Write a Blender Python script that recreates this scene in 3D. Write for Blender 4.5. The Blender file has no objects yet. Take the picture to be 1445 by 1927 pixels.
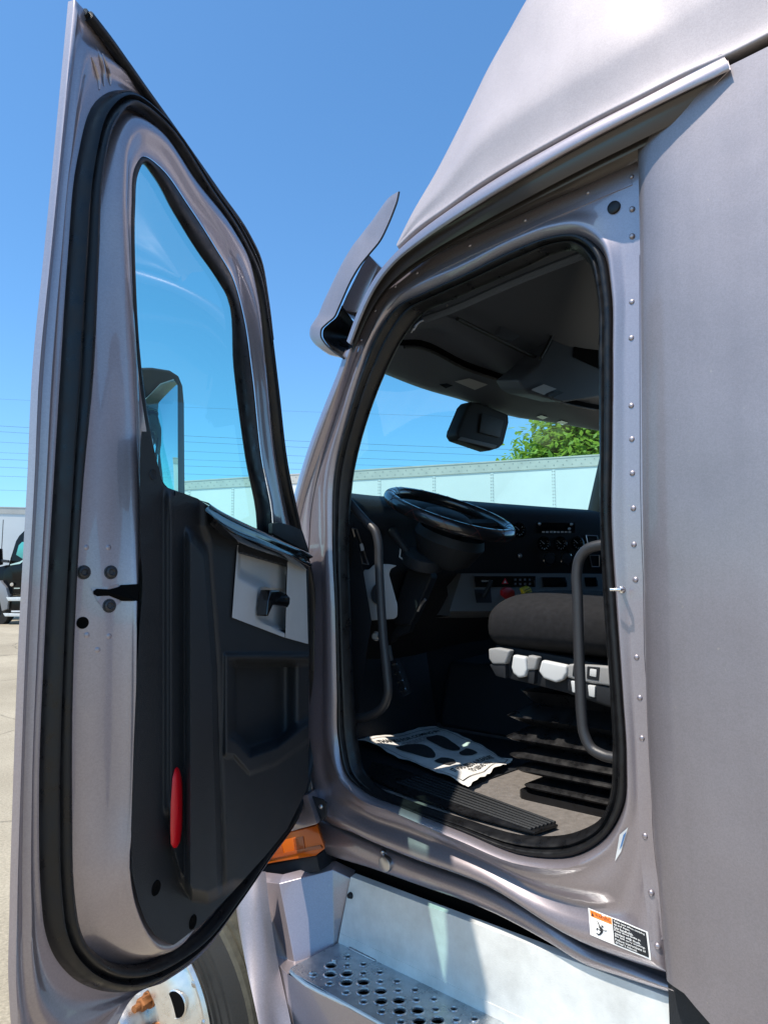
import bpy, bmesh, math, random
from mathutils import Vector, Matrix
from mathutils.bvhtree import BVHTree
random.seed(7)
S = bpy.context.scene
COL = S.collection
# ------------------------------------------------------------------ camera
FPX, PCX, PCY = 1337.0, 722.5, 963.5
YAW, PITCH = math.radians(47.7), math.radians(6.0)
CAM = Vector((0, 0, 1.75))
RGT = Vector((math.cos(YAW), -math.sin(YAW), 0))
FH = Vector((math.sin(YAW), math.cos(YAW), 0))
FWD = FH*math.cos(PITCH) + Vector((0, 0, math.sin(PITCH)))
UP = -FH*math.sin(PITCH) + Vector((0, 0, math.cos(PITCH)))
cd = bpy.data.cameras.new('camera'); co = bpy.data.objects.new('camera', cd); COL.objects.link(co)
cd.sensor_fit = 'VERTICAL'; cd.sensor_height = 34.6; cd.lens = FPX/1927*34.6
cd.clip_start = 0.05; cd.clip_end = 2000
m = Matrix((RGT, UP, -FWD)).transposed().to_4x4(); m.translation = CAM
co.matrix_world = m
S.camera = co
# ------------------------------------------------------------------ light
SUN_EL = math.radians(64)
SUN_ROT = math.atan2(-.982, .187)
w = bpy.data.worlds.new('World'); S.world = w; w.use_nodes = True
nt = w.node_tree; bg = nt.nodes['Background']
sky = nt.nodes.new('ShaderNodeTexSky'); sky.sky_type = 'NISHITA'; sky.sun_disc = False
sky.sun_elevation = SUN_EL; sky.sun_rotation = SUN_ROT
sky.air_density = 1.0; sky.dust_density = 0.9; sky.ozone_density = 4.0
tint = nt.nodes.new('ShaderNodeVectorMath'); tint.operation = 'MULTIPLY'; tint.inputs[1].default_value = (.61, .93, 1.08)
nt.links.new(sky.outputs[0], tint.inputs[0]); nt.links.new(tint.outputs[0], bg.inputs[0]); bg.inputs[1].default_value = 0.15
sl = bpy.data.lights.new('sun', 'SUN'); so = bpy.data.objects.new('sun', sl); COL.objects.link(so)
sl.energy = 4.1; sl.angle = math.radians(0.53); sl.color = (1, .91, .79)
tosun = Vector((math.sin(SUN_ROT)*math.cos(SUN_EL), math.cos(SUN_ROT)*math.cos(SUN_EL), math.sin(SUN_EL)))
so.rotation_euler = tosun.to_track_quat('Z', 'Y').to_euler()
S.view_settings.view_transform = 'Standard'; S.view_settings.look = 'None'
S.view_settings.exposure = 0.55; S.view_settings.gamma = 1.0
S.cycles.max_bounces = 10; S.cycles.transparent_max_bounces = 12
S.cycles.use_denoising = True
S.cycles.sample_clamp_indirect = 6

# ------------------------------------------------------------------ helpers
def ray(px, py): return FWD + RGT*((px-PCX)/FPX) - UP*((py-PCY)/FPX)
def onX(px, py, X): r = ray(px, py); return CAM + r*(X/r.x)
def onY(px, py, Y): r = ray(px, py); return CAM + r*(Y/r.y)
def onZ(px, py, z): r = ray(px, py); return CAM + r*((z-CAM.z)/r.z)
DH = Vector((1.5, 1.69, 0)); DD = Vector((-.905, -.425, 0)).normalized(); DN = Vector((.425, -.905, 0)).normalized()
def onD(px, py, t):
    if t > 0: t *= .72
    r = ray(px, py); return CAM + r*(((DH-CAM).dot(DN)+t)/r.dot(DN))
def sm(a, b, x):
    if a == b: return float(x > a)
    t = min(1, max(0, (x-a)/(b-a))); return t*t*(3-2*t)
def lerp1(tab, x):
    if x <= tab[0][0]: return tab[0][1]
    for (a, b), (c, d) in zip(tab, tab[1:]):
        if x <= c: return b + (d-b)*(x-a)/(c-a) if c > a else d
    return tab[-1][1]
def cr(P, closed=False, sub=6, corners=()):
    P = [Vector(p) for p in P]; n = len(P); out = []
    for i in range(n if closed else n-1):
        p1, p2 = P[i], P[(i+1) % n]
        p0 = P[i-1] if (closed or i > 0) else p1
        p3 = P[(i+2) % n] if (closed or i+2 < n) else p2
        L = (p2-p1).length
        def tan(a, b, c, k):
            if k in corners: return Vector((0, 0, 0))
            l1, l2 = (b-a).length, (c-b).length
            if l1 < 1e-9 and l2 < 1e-9: return Vector((0, 0, 0))
            if l1 < 1e-9: return (c-b)/l2
            if l2 < 1e-9: return (b-a)/l1
            return ((b-a)/l1*l2 + (c-b)/l2*l1)/(l1+l2)
        m1 = tan(p0, p1, p2, i)*L; m2 = tan(p1, p2, p3, (i+1) % n)*L
        for k in range(sub):
            t = k/sub; t2, t3 = t*t, t*t*t
            out.append(p1*(2*t3-3*t2+1)+m1*(t3-2*t2+t)+p2*(-2*t3+3*t2)+m2*(t3-t2))
    if not closed: out.append(P[-1].copy())
    return out
ORG = {}
def link(o, parent):
    COL.objects.link(o)
    if parent is not None:
        o.parent = parent
        o.matrix_parent_inverse = Matrix.Translation(ORG.get(parent.name, Vector((0, 0, 0)))).inverted()
    return o
def mesh(name, vs, fs, mat, parent=None, sharp=38, smooth=True):
    me = bpy.data.meshes.new(name); me.from_pydata([tuple(v) for v in vs], [], fs); me.validate()
    bm = bmesh.new(); bm.from_mesh(me); bmesh.ops.recalc_face_normals(bm, faces=bm.faces); bm.to_mesh(me); bm.free()
    if smooth:
        for p in me.polygons: p.use_smooth = True
        me.set_sharp_from_angle(angle=math.radians(sharp))
    o = bpy.data.objects.new(name, me); me.materials.append(mat)
    return link(o, parent)
def grid(name, rows, mat, parent=None, closed=False, sharp=38, caps=False):
    n = len(rows[0]); vs = [v for r in rows for v in r]; fs = []
    for i in range(len(rows)-1):
        for j in range(n if closed else n-1):
            k = (j+1) % n
            fs.append((i*n+j, i*n+k, (i+1)*n+k, (i+1)*n+j))
    if caps:
        fs.append(tuple(range(n))); fs.append(tuple((len(rows)-1)*n+j for j in range(n)))
    return mesh(name, vs, fs, mat, parent, sharp)
def cross(loops, sub=3):
    cols = [cr([l[j] for l in loops], False, sub) for j in range(len(loops[0]))]
    return [[c[i] for c in cols] for i in range(len(cols[0]))]
def mix(a, b, f, off=Vector((0, 0, 0))): return [p.lerp(q, f)+off for p, q in zip(a, b)]
def prism(name, pts, depth, mat, parent=None, bev=0.0, seg=2, sharp=38):
    """outline pts (3D, planar) pushed along vector depth"""
    bm = bmesh.new(); n = len(pts)
    a = [bm.verts.new(p) for p in pts]; b = [bm.verts.new(Vector(p)+depth) for p in pts]
    bm.faces.new(a); bm.faces.new(b[::-1])
    for i in range(n): bm.faces.new((a[i], b[i], b[(i+1) % n], a[(i+1) % n]))
    bmesh.ops.recalc_face_normals(bm, faces=bm.faces)
    if bev > 0:
        bmesh.ops.bevel(bm, geom=bm.edges[:], offset=bev, segments=seg, profile=.6, affect='EDGES', clamp_overlap=True)
    me = bpy.data.meshes.new(name); bm.to_mesh(me); bm.free()
    for p in me.polygons: p.use_smooth = True
    me.set_sharp_from_angle(angle=math.radians(sharp))
    me.materials.append(mat)
    return link(bpy.data.objects.new(name, me), parent)
def box(name, lo, hi, mat, parent=None, bev=0.0):
    x0, y0, z0 = lo; x1, y1, z1 = hi
    return prism(name, [(x0, y0, z0), (x1, y0, z0), (x1, y1, z0), (x0, y1, z0)], Vector((0, 0, z1-z0)), mat, parent, bev)
class MB:
    def __init__(s): s.v = []; s.f = []
    def add(s, vs, fs):
        k = len(s.v); s.v += [Vector(v) for v in vs]; s.f += [tuple(i+k for i in f) for f in fs]
    def tube(s, path, r, n=10, cap=True):
        path = [Vector(p) for p in path]; rings = []; up = None
        for i, p in enumerate(path):
            t = (path[min(i+1, len(path)-1)]-path[max(i-1, 0)]).normalized()
            if up is None:
                up = t.orthogonal().normalized()
            up = (up-t*up.dot(t)).normalized(); b = t.cross(up)
            rr = r(i/(len(path)-1)) if callable(r) else r
            rings.append([p+(up*math.cos(2*math.pi*k/n)+b*math.sin(2*math.pi*k/n))*rr for k in range(n)])
        vs = [v for q in rings for v in q]; fs = []
        for i in range(len(rings)-1):
            for k in range(n): fs.append((i*n+k, i*n+(k+1) % n, (i+1)*n+(k+1) % n, (i+1)*n+k))
        if cap: fs += [tuple(range(n))[::-1], tuple((len(rings)-1)*n+k for k in range(n))]
        s.add(vs, fs)
    def dome(s, c, nrm, r, h, n=12, rings=3):
        nrm = Vector(nrm).normalized(); a = nrm.orthogonal().normalized(); b = nrm.cross(a); vs = []; fs = []
        for i in range(rings):
            ph = i/rings*math.pi/2
            for k in range(n):
                th = 2*math.pi*k/n
                vs.append(Vector(c)+(a*math.cos(th)+b*math.sin(th))*r*math.cos(ph)+nrm*h*math.sin(ph))
        vs.append(Vector(c)+nrm*h)
        for i in range(rings-1):
            for k in range(n): fs.append((i*n+k, i*n+(k+1) % n, (i+1)*n+(k+1) % n, (i+1)*n+k))
        for k in range(n): fs.append(((rings-1)*n+k, (rings-1)*n+(k+1) % n, rings*n))
        s.add(vs, fs)
    def lathe(s, c, axis, prof, n=24):
        """prof: list of (radius, height along axis)"""
        axis = Vector(axis).normalized(); a = axis.orthogonal().normalized(); b = axis.cross(a); vs = []; fs = []
        for r, h in prof:
            for k in range(n):
                th = 2*math.pi*k/n; vs.append(Vector(c)+(a*math.cos(th)+b*math.sin(th))*r+axis*h)
        for i in range(len(prof)-1):
            for k in range(n): fs.append((i*n+k, i*n+(k+1) % n, (i+1)*n+(k+1) % n, (i+1)*n+k))
        s.add(vs, fs)
    def box(s, lo, hi):
        x0, y0, z0 = lo; x1, y1, z1 = hi
        s.add([(x0,y0,z0),(x1,y0,z0),(x1,y1,z0),(x0,y1,z0),(x0,y0,z1),(x1,y0,z1),(x1,y1,z1),(x0,y1,z1)],
              [(3,2,1,0),(4,5,6,7),(0,1,5,4),(1,2,6,5),(2,3,7,6),(3,0,4,7)])
    def obb(s, o, ax, ay, az):
        o = Vector(o); ax, ay, az = Vector(ax), Vector(ay), Vector(az)
        s.add([o, o+ax, o+ax+ay, o+ay, o+az, o+ax+az, o+ax+ay+az, o+ay+az],
              [(3,2,1,0),(4,5,6,7),(0,1,5,4),(1,2,6,5),(2,3,7,6),(3,0,4,7)])
    def build(s, name, mat, parent=None, sharp=38, smooth=True): return mesh(name, s.v, s.f, mat, parent, sharp, smooth)
def tube(name, path, r, mat, parent=None, n=12): b = MB(); b.tube(path, r, n); return b.build(name, mat, parent)
def empty(name, loc=(0, 0, 0), parent=None):
    o = bpy.data.objects.new(name, None); o.empty_display_size = .1
    link(o, parent); o.location = loc
    ORG[o.name] = Vector(loc)
    if parent is not None:
        o.matrix_parent_inverse = Matrix.Translation(ORG.get(parent.name, Vector((0, 0, 0)))).inverted()
    return o
def tag(o, label, cat, group=None):
    o['label'] = label; o['category'] = cat
    if group: o['group'] = group
    return o
def bvh_of(objs):
    vs, fs = [], []
    for o in objs:
        k = len(vs); vs += [v.co.copy() for v in o.data.vertices]; fs += [tuple(i+k for i in p.vertices) for p in o.data.polygons]
    return BVHTree.FromPolygons(vs, fs)
def hit(bv, px, py):
    r = ray(px, py).normalized(); loc, nr, i, d = bv.ray_cast(CAM, r)
    if loc is None: return None, None
    if nr.dot(r) > 0: nr = -nr
    return loc, nr
def bil(q, u, v):
    """quad px corners q: TL,TR,BR,BL"""
    a = (q[0][0]+(q[1][0]-q[0][0])*u, q[0][1]+(q[1][1]-q[0][1])*u); b = (q[3][0]+(q[2][0]-q[3][0])*u, q[3][1]+(q[2][1]-q[3][1])*u)
    return a[0]+(b[0]-a[0])*v, a[1]+(b[1]-a[1])*v
def text2d(body, bold=0.0):
    """flat text mesh normalised to the unit box; returns verts, faces, aspect"""
    c = bpy.data.curves.new('lettering', 'FONT'); c.body = body; c.size = 1; c.offset = bold; c.resolution_u = 3
    o = bpy.data.objects.new('lettering', c); COL.objects.link(o)
    bpy.context.view_layer.update()
    me = bpy.data.meshes.new_from_object(o.evaluated_get(bpy.context.evaluated_depsgraph_get()))
    vs = [v.co.copy() for v in me.vertices]; fs = [tuple(p.vertices) for p in me.polygons]
    bpy.data.objects.remove(o); bpy.data.curves.remove(c); bpy.data.meshes.remove(me)
    x0 = min(v.x for v in vs); x1 = max(v.x for v in vs); y0 = min(v.y for v in vs); y1 = max(v.y for v in vs)
    return [((v.x-x0)/(x1-x0), (v.y-y0)/(y1-y0)) for v in vs], fs, (x1-x0)/(y1-y0)

# ------------------------------------------------------------------ materials
def mat(name, col, rough=.5, metal=0.0, coat=0.0, coat_rough=.05, bump=0.0, bscale=200, var=0.0, vscale=8, spec=.5, detail=4):
    m = bpy.data.materials.new(name); m.use_nodes = True; nt = m.node_tree; b = nt.nodes['Principled BSDF']
    b.inputs['Base Color'].default_value = (*col, 1); b.inputs['Roughness'].default_value = rough; b.inputs['Metallic'].default_value = metal
    b.inputs['Coat Weight'].default_value = coat; b.inputs['Coat Roughness'].default_value = coat_rough; b.inputs['Specular IOR Level'].default_value = spec
    tc = nt.nodes.new('ShaderNodeTexCoord')
    if var > 0:
        n = nt.nodes.new('ShaderNodeTexNoise'); n.inputs['Scale'].default_value = vscale; n.inputs['Detail'].default_value = detail; n.inputs['Roughness'].default_value = .65
        nt.links.new(tc.outputs['Object'], n.inputs['Vector'])
        mx = nt.nodes.new('ShaderNodeMix'); mx.data_type = 'RGBA'
        mx.inputs[6].default_value = (*[c*(1-var) for c in col], 1); mx.inputs[7].default_value = (*[min(1, c*(1+var)) for c in col], 1)
        rp = nt.nodes.new('ShaderNodeMapRange'); rp.inputs[1].default_value = .3; rp.inputs[2].default_value = .7
        nt.links.new(n.outputs['Fac'], rp.inputs[0]); nt.links.new(rp.outputs[0], mx.inputs[0]); nt.links.new(mx.outputs[2], b.inputs['Base Color'])
        r2 = nt.nodes.new('ShaderNodeMapRange'); r2.inputs[1].default_value = .3; r2.inputs[2].default_value = .7
        r2.inputs[3].default_value = max(0, rough-.12*var/.2); r2.inputs[4].default_value = min(1, rough+.12*var/.2)
        nt.links.new(n.outputs['Fac'], r2.inputs[0]); nt.links.new(r2.outputs[0], b.inputs['Roughness'])
    if bump > 0:
        n = nt.nodes.new('ShaderNodeTexNoise'); n.inputs['Scale'].default_value = bscale; n.inputs['Detail'].default_value = 3
        nt.links.new(tc.outputs['Object'], n.inputs['Vector'])
        bp = nt.nodes.new('ShaderNodeBump'); bp.inputs['Strength'].default_value = bump; bp.inputs['Distance'].default_value = .002
        nt.links.new(n.outputs['Fac'], bp.inputs['Height']); nt.links.new(bp.outputs[0], b.inputs['Normal'])
    return m
def paint(name, col, metal, rough, coat, coat_rough, flake=.12, dirt=.06, streak=0.0):
    m = bpy.data.materials.new(name); m.use_nodes = True; nt = m.node_tree; b = nt.nodes['Principled BSDF']; N = nt.nodes.new; L = nt.links.new
    b.inputs['Metallic'].default_value = metal; b.inputs['Roughness'].default_value = rough
    b.inputs['Coat Weight'].default_value = coat; b.inputs['Coat Roughness'].default_value = coat_rough
    tc = N('ShaderNodeTexCoord')
    v = N('ShaderNodeTexVoronoi'); v.inputs['Scale'].default_value = 420; L(tc.outputs['Object'], v.inputs['Vector'])
    bw = N('ShaderNodeSeparateColor'); L(v.outputs['Color'], bw.inputs[0])
    n = N('ShaderNodeTexNoise'); n.inputs['Scale'].default_value = 3.5; n.inputs['Detail'].default_value = 6; n.inputs['Roughness'].default_value = .6; L(tc.outputs['Object'], n.inputs['Vector'])
    a = N('ShaderNodeMath'); a.operation = 'MULTIPLY_ADD'; L(bw.outputs[0], a.inputs[0]); a.inputs[1].default_value = flake; a.inputs[2].default_value = 1-flake/2
    a2 = N('ShaderNodeMath'); a2.operation = 'MULTIPLY_ADD'; L(n.outputs['Fac'], a2.inputs[0]); a2.inputs[1].default_value = dirt*2; a2.inputs[2].default_value = 1-dirt
    a3 = N('ShaderNodeMath'); a3.operation = 'MULTIPLY'; L(a.outputs[0], a3.inputs[0]); L(a2.outputs[0], a3.inputs[1])
    vm = N('ShaderNodeVectorMath'); vm.operation = 'SCALE'; vm.inputs[0].default_value = col; L(a3.outputs[0], vm.inputs['Scale']); L(vm.outputs[0], b.inputs['Base Color'])
    r = N('ShaderNodeMapRange'); r.inputs[1].default_value = .3; r.inputs[2].default_value = .7; r.inputs[3].default_value = coat_rough*.6; r.inputs[4].default_value = coat_rough*1.5
    L(n.outputs['Fac'], r.inputs[0]); L(r.outputs[0], b.inputs['Coat Roughness']); b.inputs['Coat IOR'].default_value = 1.6
    wv = N('ShaderNodeTexNoise'); wv.inputs['Scale'].default_value = 7; wv.inputs['Detail'].default_value = 1; L(tc.outputs['Object'], wv.inputs['Vector'])
    bp = N('ShaderNodeBump'); bp.inputs['Strength'].default_value = .35; bp.inputs['Distance'].default_value = .006; L(wv.outputs['Fac'], bp.inputs['Height']); L(bp.outputs[0], b.inputs['Normal']); L(bp.outputs[0], b.inputs['Coat Normal'])
    # dust specks and faint rain streaks
    mp = N('ShaderNodeMapping'); mp.inputs['Scale'].default_value = (16, 16, .9); L(tc.outputs['Object'], mp.inputs['Vector'])
    st = N('ShaderNodeTexNoise'); st.inputs['Scale'].default_value = 1; st.inputs['Detail'].default_value = 5; st.inputs['Roughness'].default_value = .6; L(mp.outputs[0], st.inputs['Vector'])
    st2 = N('ShaderNodeMath'); st2.operation = 'MULTIPLY_ADD'; L(st.outputs['Fac'], st2.inputs[0]); st2.inputs[1].default_value = streak*2; st2.inputs[2].default_value = 1-streak
    st3 = N('ShaderNodeMath'); st3.operation = 'MULTIPLY'; L(a3.outputs[0], st3.inputs[0]); L(st2.outputs[0], st3.inputs[1]); L(st3.outputs[0], vm.inputs['Scale'])
    sp = N('ShaderNodeTexNoise'); sp.inputs['Scale'].default_value = 90; sp.inputs['Detail'].default_value = 2; L(tc.outputs['Object'], sp.inputs['Vector'])
    sr = N('ShaderNodeMapRange'); sr.inputs[1].default_value = .72; sr.inputs[2].default_value = .80; sr.inputs[3].default_value = 0; sr.inputs[4].default_value = .5; L(sp.outputs['Fac'], sr.inputs[0])
    mx = N('ShaderNodeMix'); mx.data_type = 'RGBA'; mx.inputs[7].default_value = (.42, .38, .33, 1); L(sr.outputs[0], mx.inputs[0]); L(vm.outputs[0], mx.inputs[6]); L(mx.outputs[2], b.inputs['Base Color'])
    return m
PAINT = paint('lilac_grey_metallic_paint', (.33, .29, .314), .7, .40, .9, .04)
PAINTS = paint('lilac_grey_satin_skin', (.27, .245, .262), .6, .50, .45, .12, .14, .20, .10)
PAINTG = paint('lilac_grey_door_paint', (.34, .30, .325), .64, .40, 1.0, .03)
FAIRM = paint('fairing_moulded_paint', (.36, .325, .345), .2, .62, .1, .25, .14, .14, .08)
SHADEP = mat('shade_darkened_underside_paint', (.06, .052, .05), .3, .5, .4, .1)  # body paint browned and darkened: the rail underside's shade is put into the colour
RUBBER = mat('black_rubber', (.009, .009, .010), .38, 0, 0, var=.3, vscale=30, spec=.38)
PLAST = mat('charcoal_grained_plastic', (.019, .021, .024), .5, 0, 0, bump=.5, bscale=700, var=.1, vscale=6, spec=.45)
PLASTD = mat('black_cab_plastic', (.015, .017, .021), .6, 0, 0, bump=.4, bscale=500, spec=.35)
GLOSSB = mat('gloss_black_trim', (.006, .006, .007), .12, 0, .6, var=.2, vscale=20)
GREYP = mat('light_grey_plastic', (.52, .53, .54), .5, .1, 0, bump=.2, bscale=600, var=.05)
GREYD = mat('mid_grey_dash_plastic', (.14, .145, .15), .55, .1, 0, bump=.3, bscale=600)
WHITEP = mat('pale_grey_lever_plastic', (.62, .63, .63), .4)
FABRIC = mat('charcoal_seat_fabric', (.022, .022, .024), .95, 0, 0, bump=1.0, bscale=700, var=.25, vscale=60, spec=.1)
CARPET = mat('grey_brown_floor_mat', (.17, .155, .145), .9, 0, 0, bump=1.0, bscale=260, var=.2, vscale=40, spec=.15)
CHROME = mat('chrome', (.75, .75, .76), .12, 1.0)
ALU = mat('brushed_aluminium', (.68, .70, .69), .42, .2, 0, var=.16, vscale=11, detail=12, bump=.2, bscale=300)
TREADM = mat('galvanised_tread_metal', (.50, .53, .55), .34, .85, 0, var=.3, vscale=22, detail=12, bump=.4, bscale=160)
STEELZ = mat('zinc_bolt_steel', (.50, .50, .51), .35, 1.0)
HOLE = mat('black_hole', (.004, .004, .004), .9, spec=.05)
BLACKM = mat('black_powder_coat', (.03, .03, .033), .42, 0, 0, bump=.2, bscale=500)
DASHM = mat('black_dash_plastic', (.010, .010, .012), .6, 0, 0, bump=.4, bscale=500, spec=.3)
HEADM = mat('headliner_vinyl', (.082, .098, .128), .6, 0, 0, bump=.4, bscale=500, spec=.3)
RED = mat('red_reflector', (.60, .004, .012), .3, 0, .25, bump=.3, bscale=900)
AMBER = mat('amber_lens', (.50, .095, .004), .2, 0, .15)
AMBERD = mat('amber_lens_inner', (.28, .05, .004), .3, 0, .5)
TYRE = mat('dusty_tyre_rubber', (.020, .020, .019), .85, var=.3, vscale=20, bump=.3, bscale=200)
KHAKI = mat('dusty_tread_rubber', (.075, .072, .055), .9, var=.3, vscale=30, bump=.5, bscale=200)
WHEELALU = mat('polished_wheel_aluminium', (.72, .70, .66), .3, .85, var=.15, vscale=25, detail=8)
RUST = mat('rusty_lug_steel', (.32, .13, .045), .6, .5, var=.4, vscale=60)
PAPER = mat('soiled_white_paper', (.74, .72, .69), .85, var=.16, vscale=16, detail=10)
INK = mat('black_print_ink', (.03, .03, .032), .8)
WHITEB = mat('white_trailer_paint', (.72, .74, .73), .4, 0, .2, var=.05, vscale=.6)
TRAILRAIL = mat('trailer_rail_aluminium', (.55, .53, .48), .5, .2, var=.08, vscale=3)
TRUCKB = mat('gloss_black_truck_paint', (.005, .005, .005), .2, 0, .1, spec=.25)
LBLW = mat('label_white', (.8, .8, .78), .5)
LBLK = mat('label_black', (.012, .012, .014), .5)
LBLO = mat('label_orange', (.85, .2, .02), .5)
STITCH = mat('red_stitching', (.13, .035, .03), .7)
LEATHER = mat('black_leather_cover', (.010, .010, .012), .35, 0, 1.0, bump=.12, bscale=300)
YELLOW = mat('yellow_knob_plastic', (.75, .55, .02), .45)
REDK = mat('red_knob_plastic', (.45, .015, .02), .4)
def glass(name, tint, refl=1.0):
    m = bpy.data.materials.new(name); m.use_nodes = True; nt = m.node_tree; nt.nodes.clear(); N = nt.nodes.new
    o = N('ShaderNodeOutputMaterial'); mx = N('ShaderNodeMixShader'); t = N('ShaderNodeBsdfTransparent'); g = N('ShaderNodeBsdfGlossy'); f = N('ShaderNodeFresnel')
    f.inputs[0].default_value = 1.45; g.inputs['Roughness'].default_value = .0; t.inputs[0].default_value = (*tint, 1)
    ml = N('ShaderNodeMath'); ml.operation = 'MULTIPLY'; ml.inputs[1].default_value = refl
    nt.links.new(f.outputs[0], ml.inputs[0]); nt.links.new(ml.outputs[0], mx.inputs[0]); nt.links.new(t.outputs[0], mx.inputs[1]); nt.links.new(g.outputs[0], mx.inputs[2]); nt.links.new(mx.outputs[0], o.inputs[0])
    return m
GLASS = glass('green_tinted_glass', (.56, .93, .88))
WGLASS = glass('tinted_windshield_glass', (.66, .95, .93), .08)
MIRROR = mat('mirror_glass', (.55, .72, .74), .02, 1.0)

# ------------------------------------------------------------------ ground
def ground_h(x, y):
    d = (Vector((x, y, 0))).length
    return .55*sm(9, 23, d)
def build_ground():
    m = bpy.data.materials.new('worn_concrete_lot'); m.use_nodes = True; nt = m.node_tree; b = nt.nodes['Principled BSDF']; N = nt.nodes.new; L = nt.links.new
    tc = N('ShaderNodeTexCoord'); b.inputs['Roughness'].default_value = .9
    n1 = N('ShaderNodeTexNoise'); n1.inputs['Scale'].default_value = .7; n1.inputs['Detail'].default_value = 8; L(tc.outputs['Object'], n1.inputs['Vector'])
    n2 = N('ShaderNodeTexNoise'); n2.inputs['Scale'].default_value = 55; n2.inputs['Detail'].default_value = 5; n2.inputs['Roughness'].default_value = .75; L(tc.outputs['Object'], n2.inputs['Vector'])
    r1 = N('ShaderNodeValToRGB'); r1.color_ramp.elements[0].position = .35; r1.color_ramp.elements[1].position = .68
    r1.color_ramp.elements[0].color = (.31, .262, .185, 1); r1.color_ramp.elements[1].color = (.43, .37, .27, 1); L(n1.outputs['Fac'], r1.inputs[0])
    r2 = N('ShaderNodeMapRange'); r2.inputs[1].default_value = .3; r2.inputs[2].default_value = .7; r2.inputs[3].default_value = .6; r2.inputs[4].default_value = 1.25; L(n2.outputs['Fac'], r2.inputs[0])
    v = N('ShaderNodeTexVoronoi'); v.feature = 'DISTANCE_TO_EDGE'; v.inputs['Scale'].default_value = .28
    nz = N('ShaderNodeVectorMath'); nz.operation = 'MULTIPLY_ADD'; L(n1.outputs['Color'], nz.inputs[0]); nz.inputs[1].default_value = (.8, .8, .8); L(tc.outputs['Object'], nz.inputs[2]); L(nz.outputs[0], v.inputs['Vector'])
    r3 = N('ShaderNodeMapRange'); r3.inputs[1].default_value = 0; r3.inputs[2].default_value = .006; r3.inputs[3].default_value = .55; r3.inputs[4].default_value = 1; L(v.outputs['Distance'], r3.inputs[0])
    mu = N('ShaderNodeMath'); mu.operation = 'MULTIPLY'; L(r2.outputs[0], mu.inputs[0]); L(r3.outputs[0], mu.inputs[1])
    vs = N('ShaderNodeVectorMath'); vs.operation = 'SCALE'; L(r1.outputs[0], vs.inputs[0]); L(mu.outputs[0], vs.inputs['Scale']); L(vs.outputs[0], b.inputs['Base Color'])
    bp = N('ShaderNodeBump'); bp.inputs['Strength'].default_value = .5; bp.inputs['Distance'].default_value = .01; L(n2.outputs['Fac'], bp.inputs['Height']); L(bp.outputs[0], b.inputs['Normal'])
    ax = [-900, -400, -150, -70, -45] + [-35+i*2.0 for i in range(36)] + [45, 70, 150, 400, 900]
    rows = [[Vector((x, y, ground_h(x, y))) for x in ax] for y in ax]
    o = grid('ground', rows, m); o['kind'] = 'structure'
build_ground()

# ------------------------------------------------------------------ the truck
TRUCK = empty('semi_truck', (2.4, 1.2, 0))
tag(TRUCK, 'lilac grey semi truck filling the view, its driver door swung open on the dark cab', 'truck')

# --- body around the door opening
A = [(674,1408),(664,1300),(658,1150),(656,1000),(665,890),(692,785),(730,688),(755,640),(793,591),(845,566),(900,541),(996,499),(1044,477),(1080,472),(1106,492),(1122,545),(1127,680),(1129,830),(1130,960),(1137,1140),(1149,1310),(1153,1420),(1148,1495),(1130,1540),(1090,1564),(1000,1574),(870,1540),(760,1503),(710,1480),(684,1450)]
B = [(640,1394),(638,1300),(635,1150),(629,1000),(632,890),(657,785),(686,690),(705,640),(742,583),(800,551),(870,520),(980,466),(1040,446),(1090,443),(1134,476),(1149,545),(1153,680),(1152,830),(1150,985),(1160,1140),(1173,1310),(1180,1430),(1174,1515),(1143,1572),(1093,1606),(1000,1610),(875,1563),(754,1515),(691,1488),(655,1455)]
Cc = [(614,1400),(612,1300),(611,1150),(608,1000),(610,890),(640,785),(670,690),(692,640),(730,565),(790,525),(862,494),(975,438),(1036,415),(1092,409),(1145,445),(1163,530),(1164,680),(1164,830),(1164,985),(1172,1140),(1182,1310),(1189,1430),(1186,1540),(1158,1602),(1095,1640),(990,1636),(870,1590),(748,1535),(682,1512),(638,1470)]
Dd = [(580,1400),(579,1300),(578,1150),(574,1000),(589,890),(621,785),(655,690),(672,640),(698,580),(768,508),(845,466),(965,411),(1030,381),(1100,350),(1208,296),(1211,450),(1213,600),(1215,800),(1217,985),(1220,1140),(1223,1310),(1228,1430),(1235,1540),(1247,1680),(1261,1832),(1104,1778),(930,1672),(779,1616),(680,1574),(600,1530)]
def bodyloop(pts, off, corners=()): return cr([onX(p[0], p[1], 1.5-(off[i] if isinstance(off, (list, tuple)) else off)) for i, p in enumerate(pts)], True, 6, corners)
K = len(A)
bot = {23: .3, 24: 1, 25: 1, 26: 1, 27: 1, 28: .9, 29: .5}
la = bodyloop(A, -.03); lb = bodyloop(B, 0)
lc = bodyloop(Cc, [.012+.02*bot.get(i, 0) for i in range(K)]); ld = bodyloop(Dd, [0.0+.005*bot.get(i, 0) for i in range(K)], (14, 24))
OUT = Vector((-1, 0, 0))
def w_off(fr, base, extra):
    o = []
    for j in range(len(lb)):
        i = j//6; f = (j % 6)/6
        bw = bot.get(i, 0)*(1-f)+bot.get((i+1) % K, 0)*f
        o.append(OUT*(base+extra*bw))
    return o
def mixo(a, b, f, offs): return [p.lerp(q, f)+o for p, q, o in zip(a, b, offs)]
l1 = mixo(lb, lc, .5, w_off(0, .012, .012))
l2 = mixo(lc, ld, .18, w_off(0, -.004, .002)); l3 = mixo(lc, ld, .4, w_off(0, -.004, -.014)); l4 = mixo(lc, ld, .68, w_off(0, -.002, .012)); l5 = mixo(lc, ld, .9, w_off(0, 0, .015))
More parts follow.
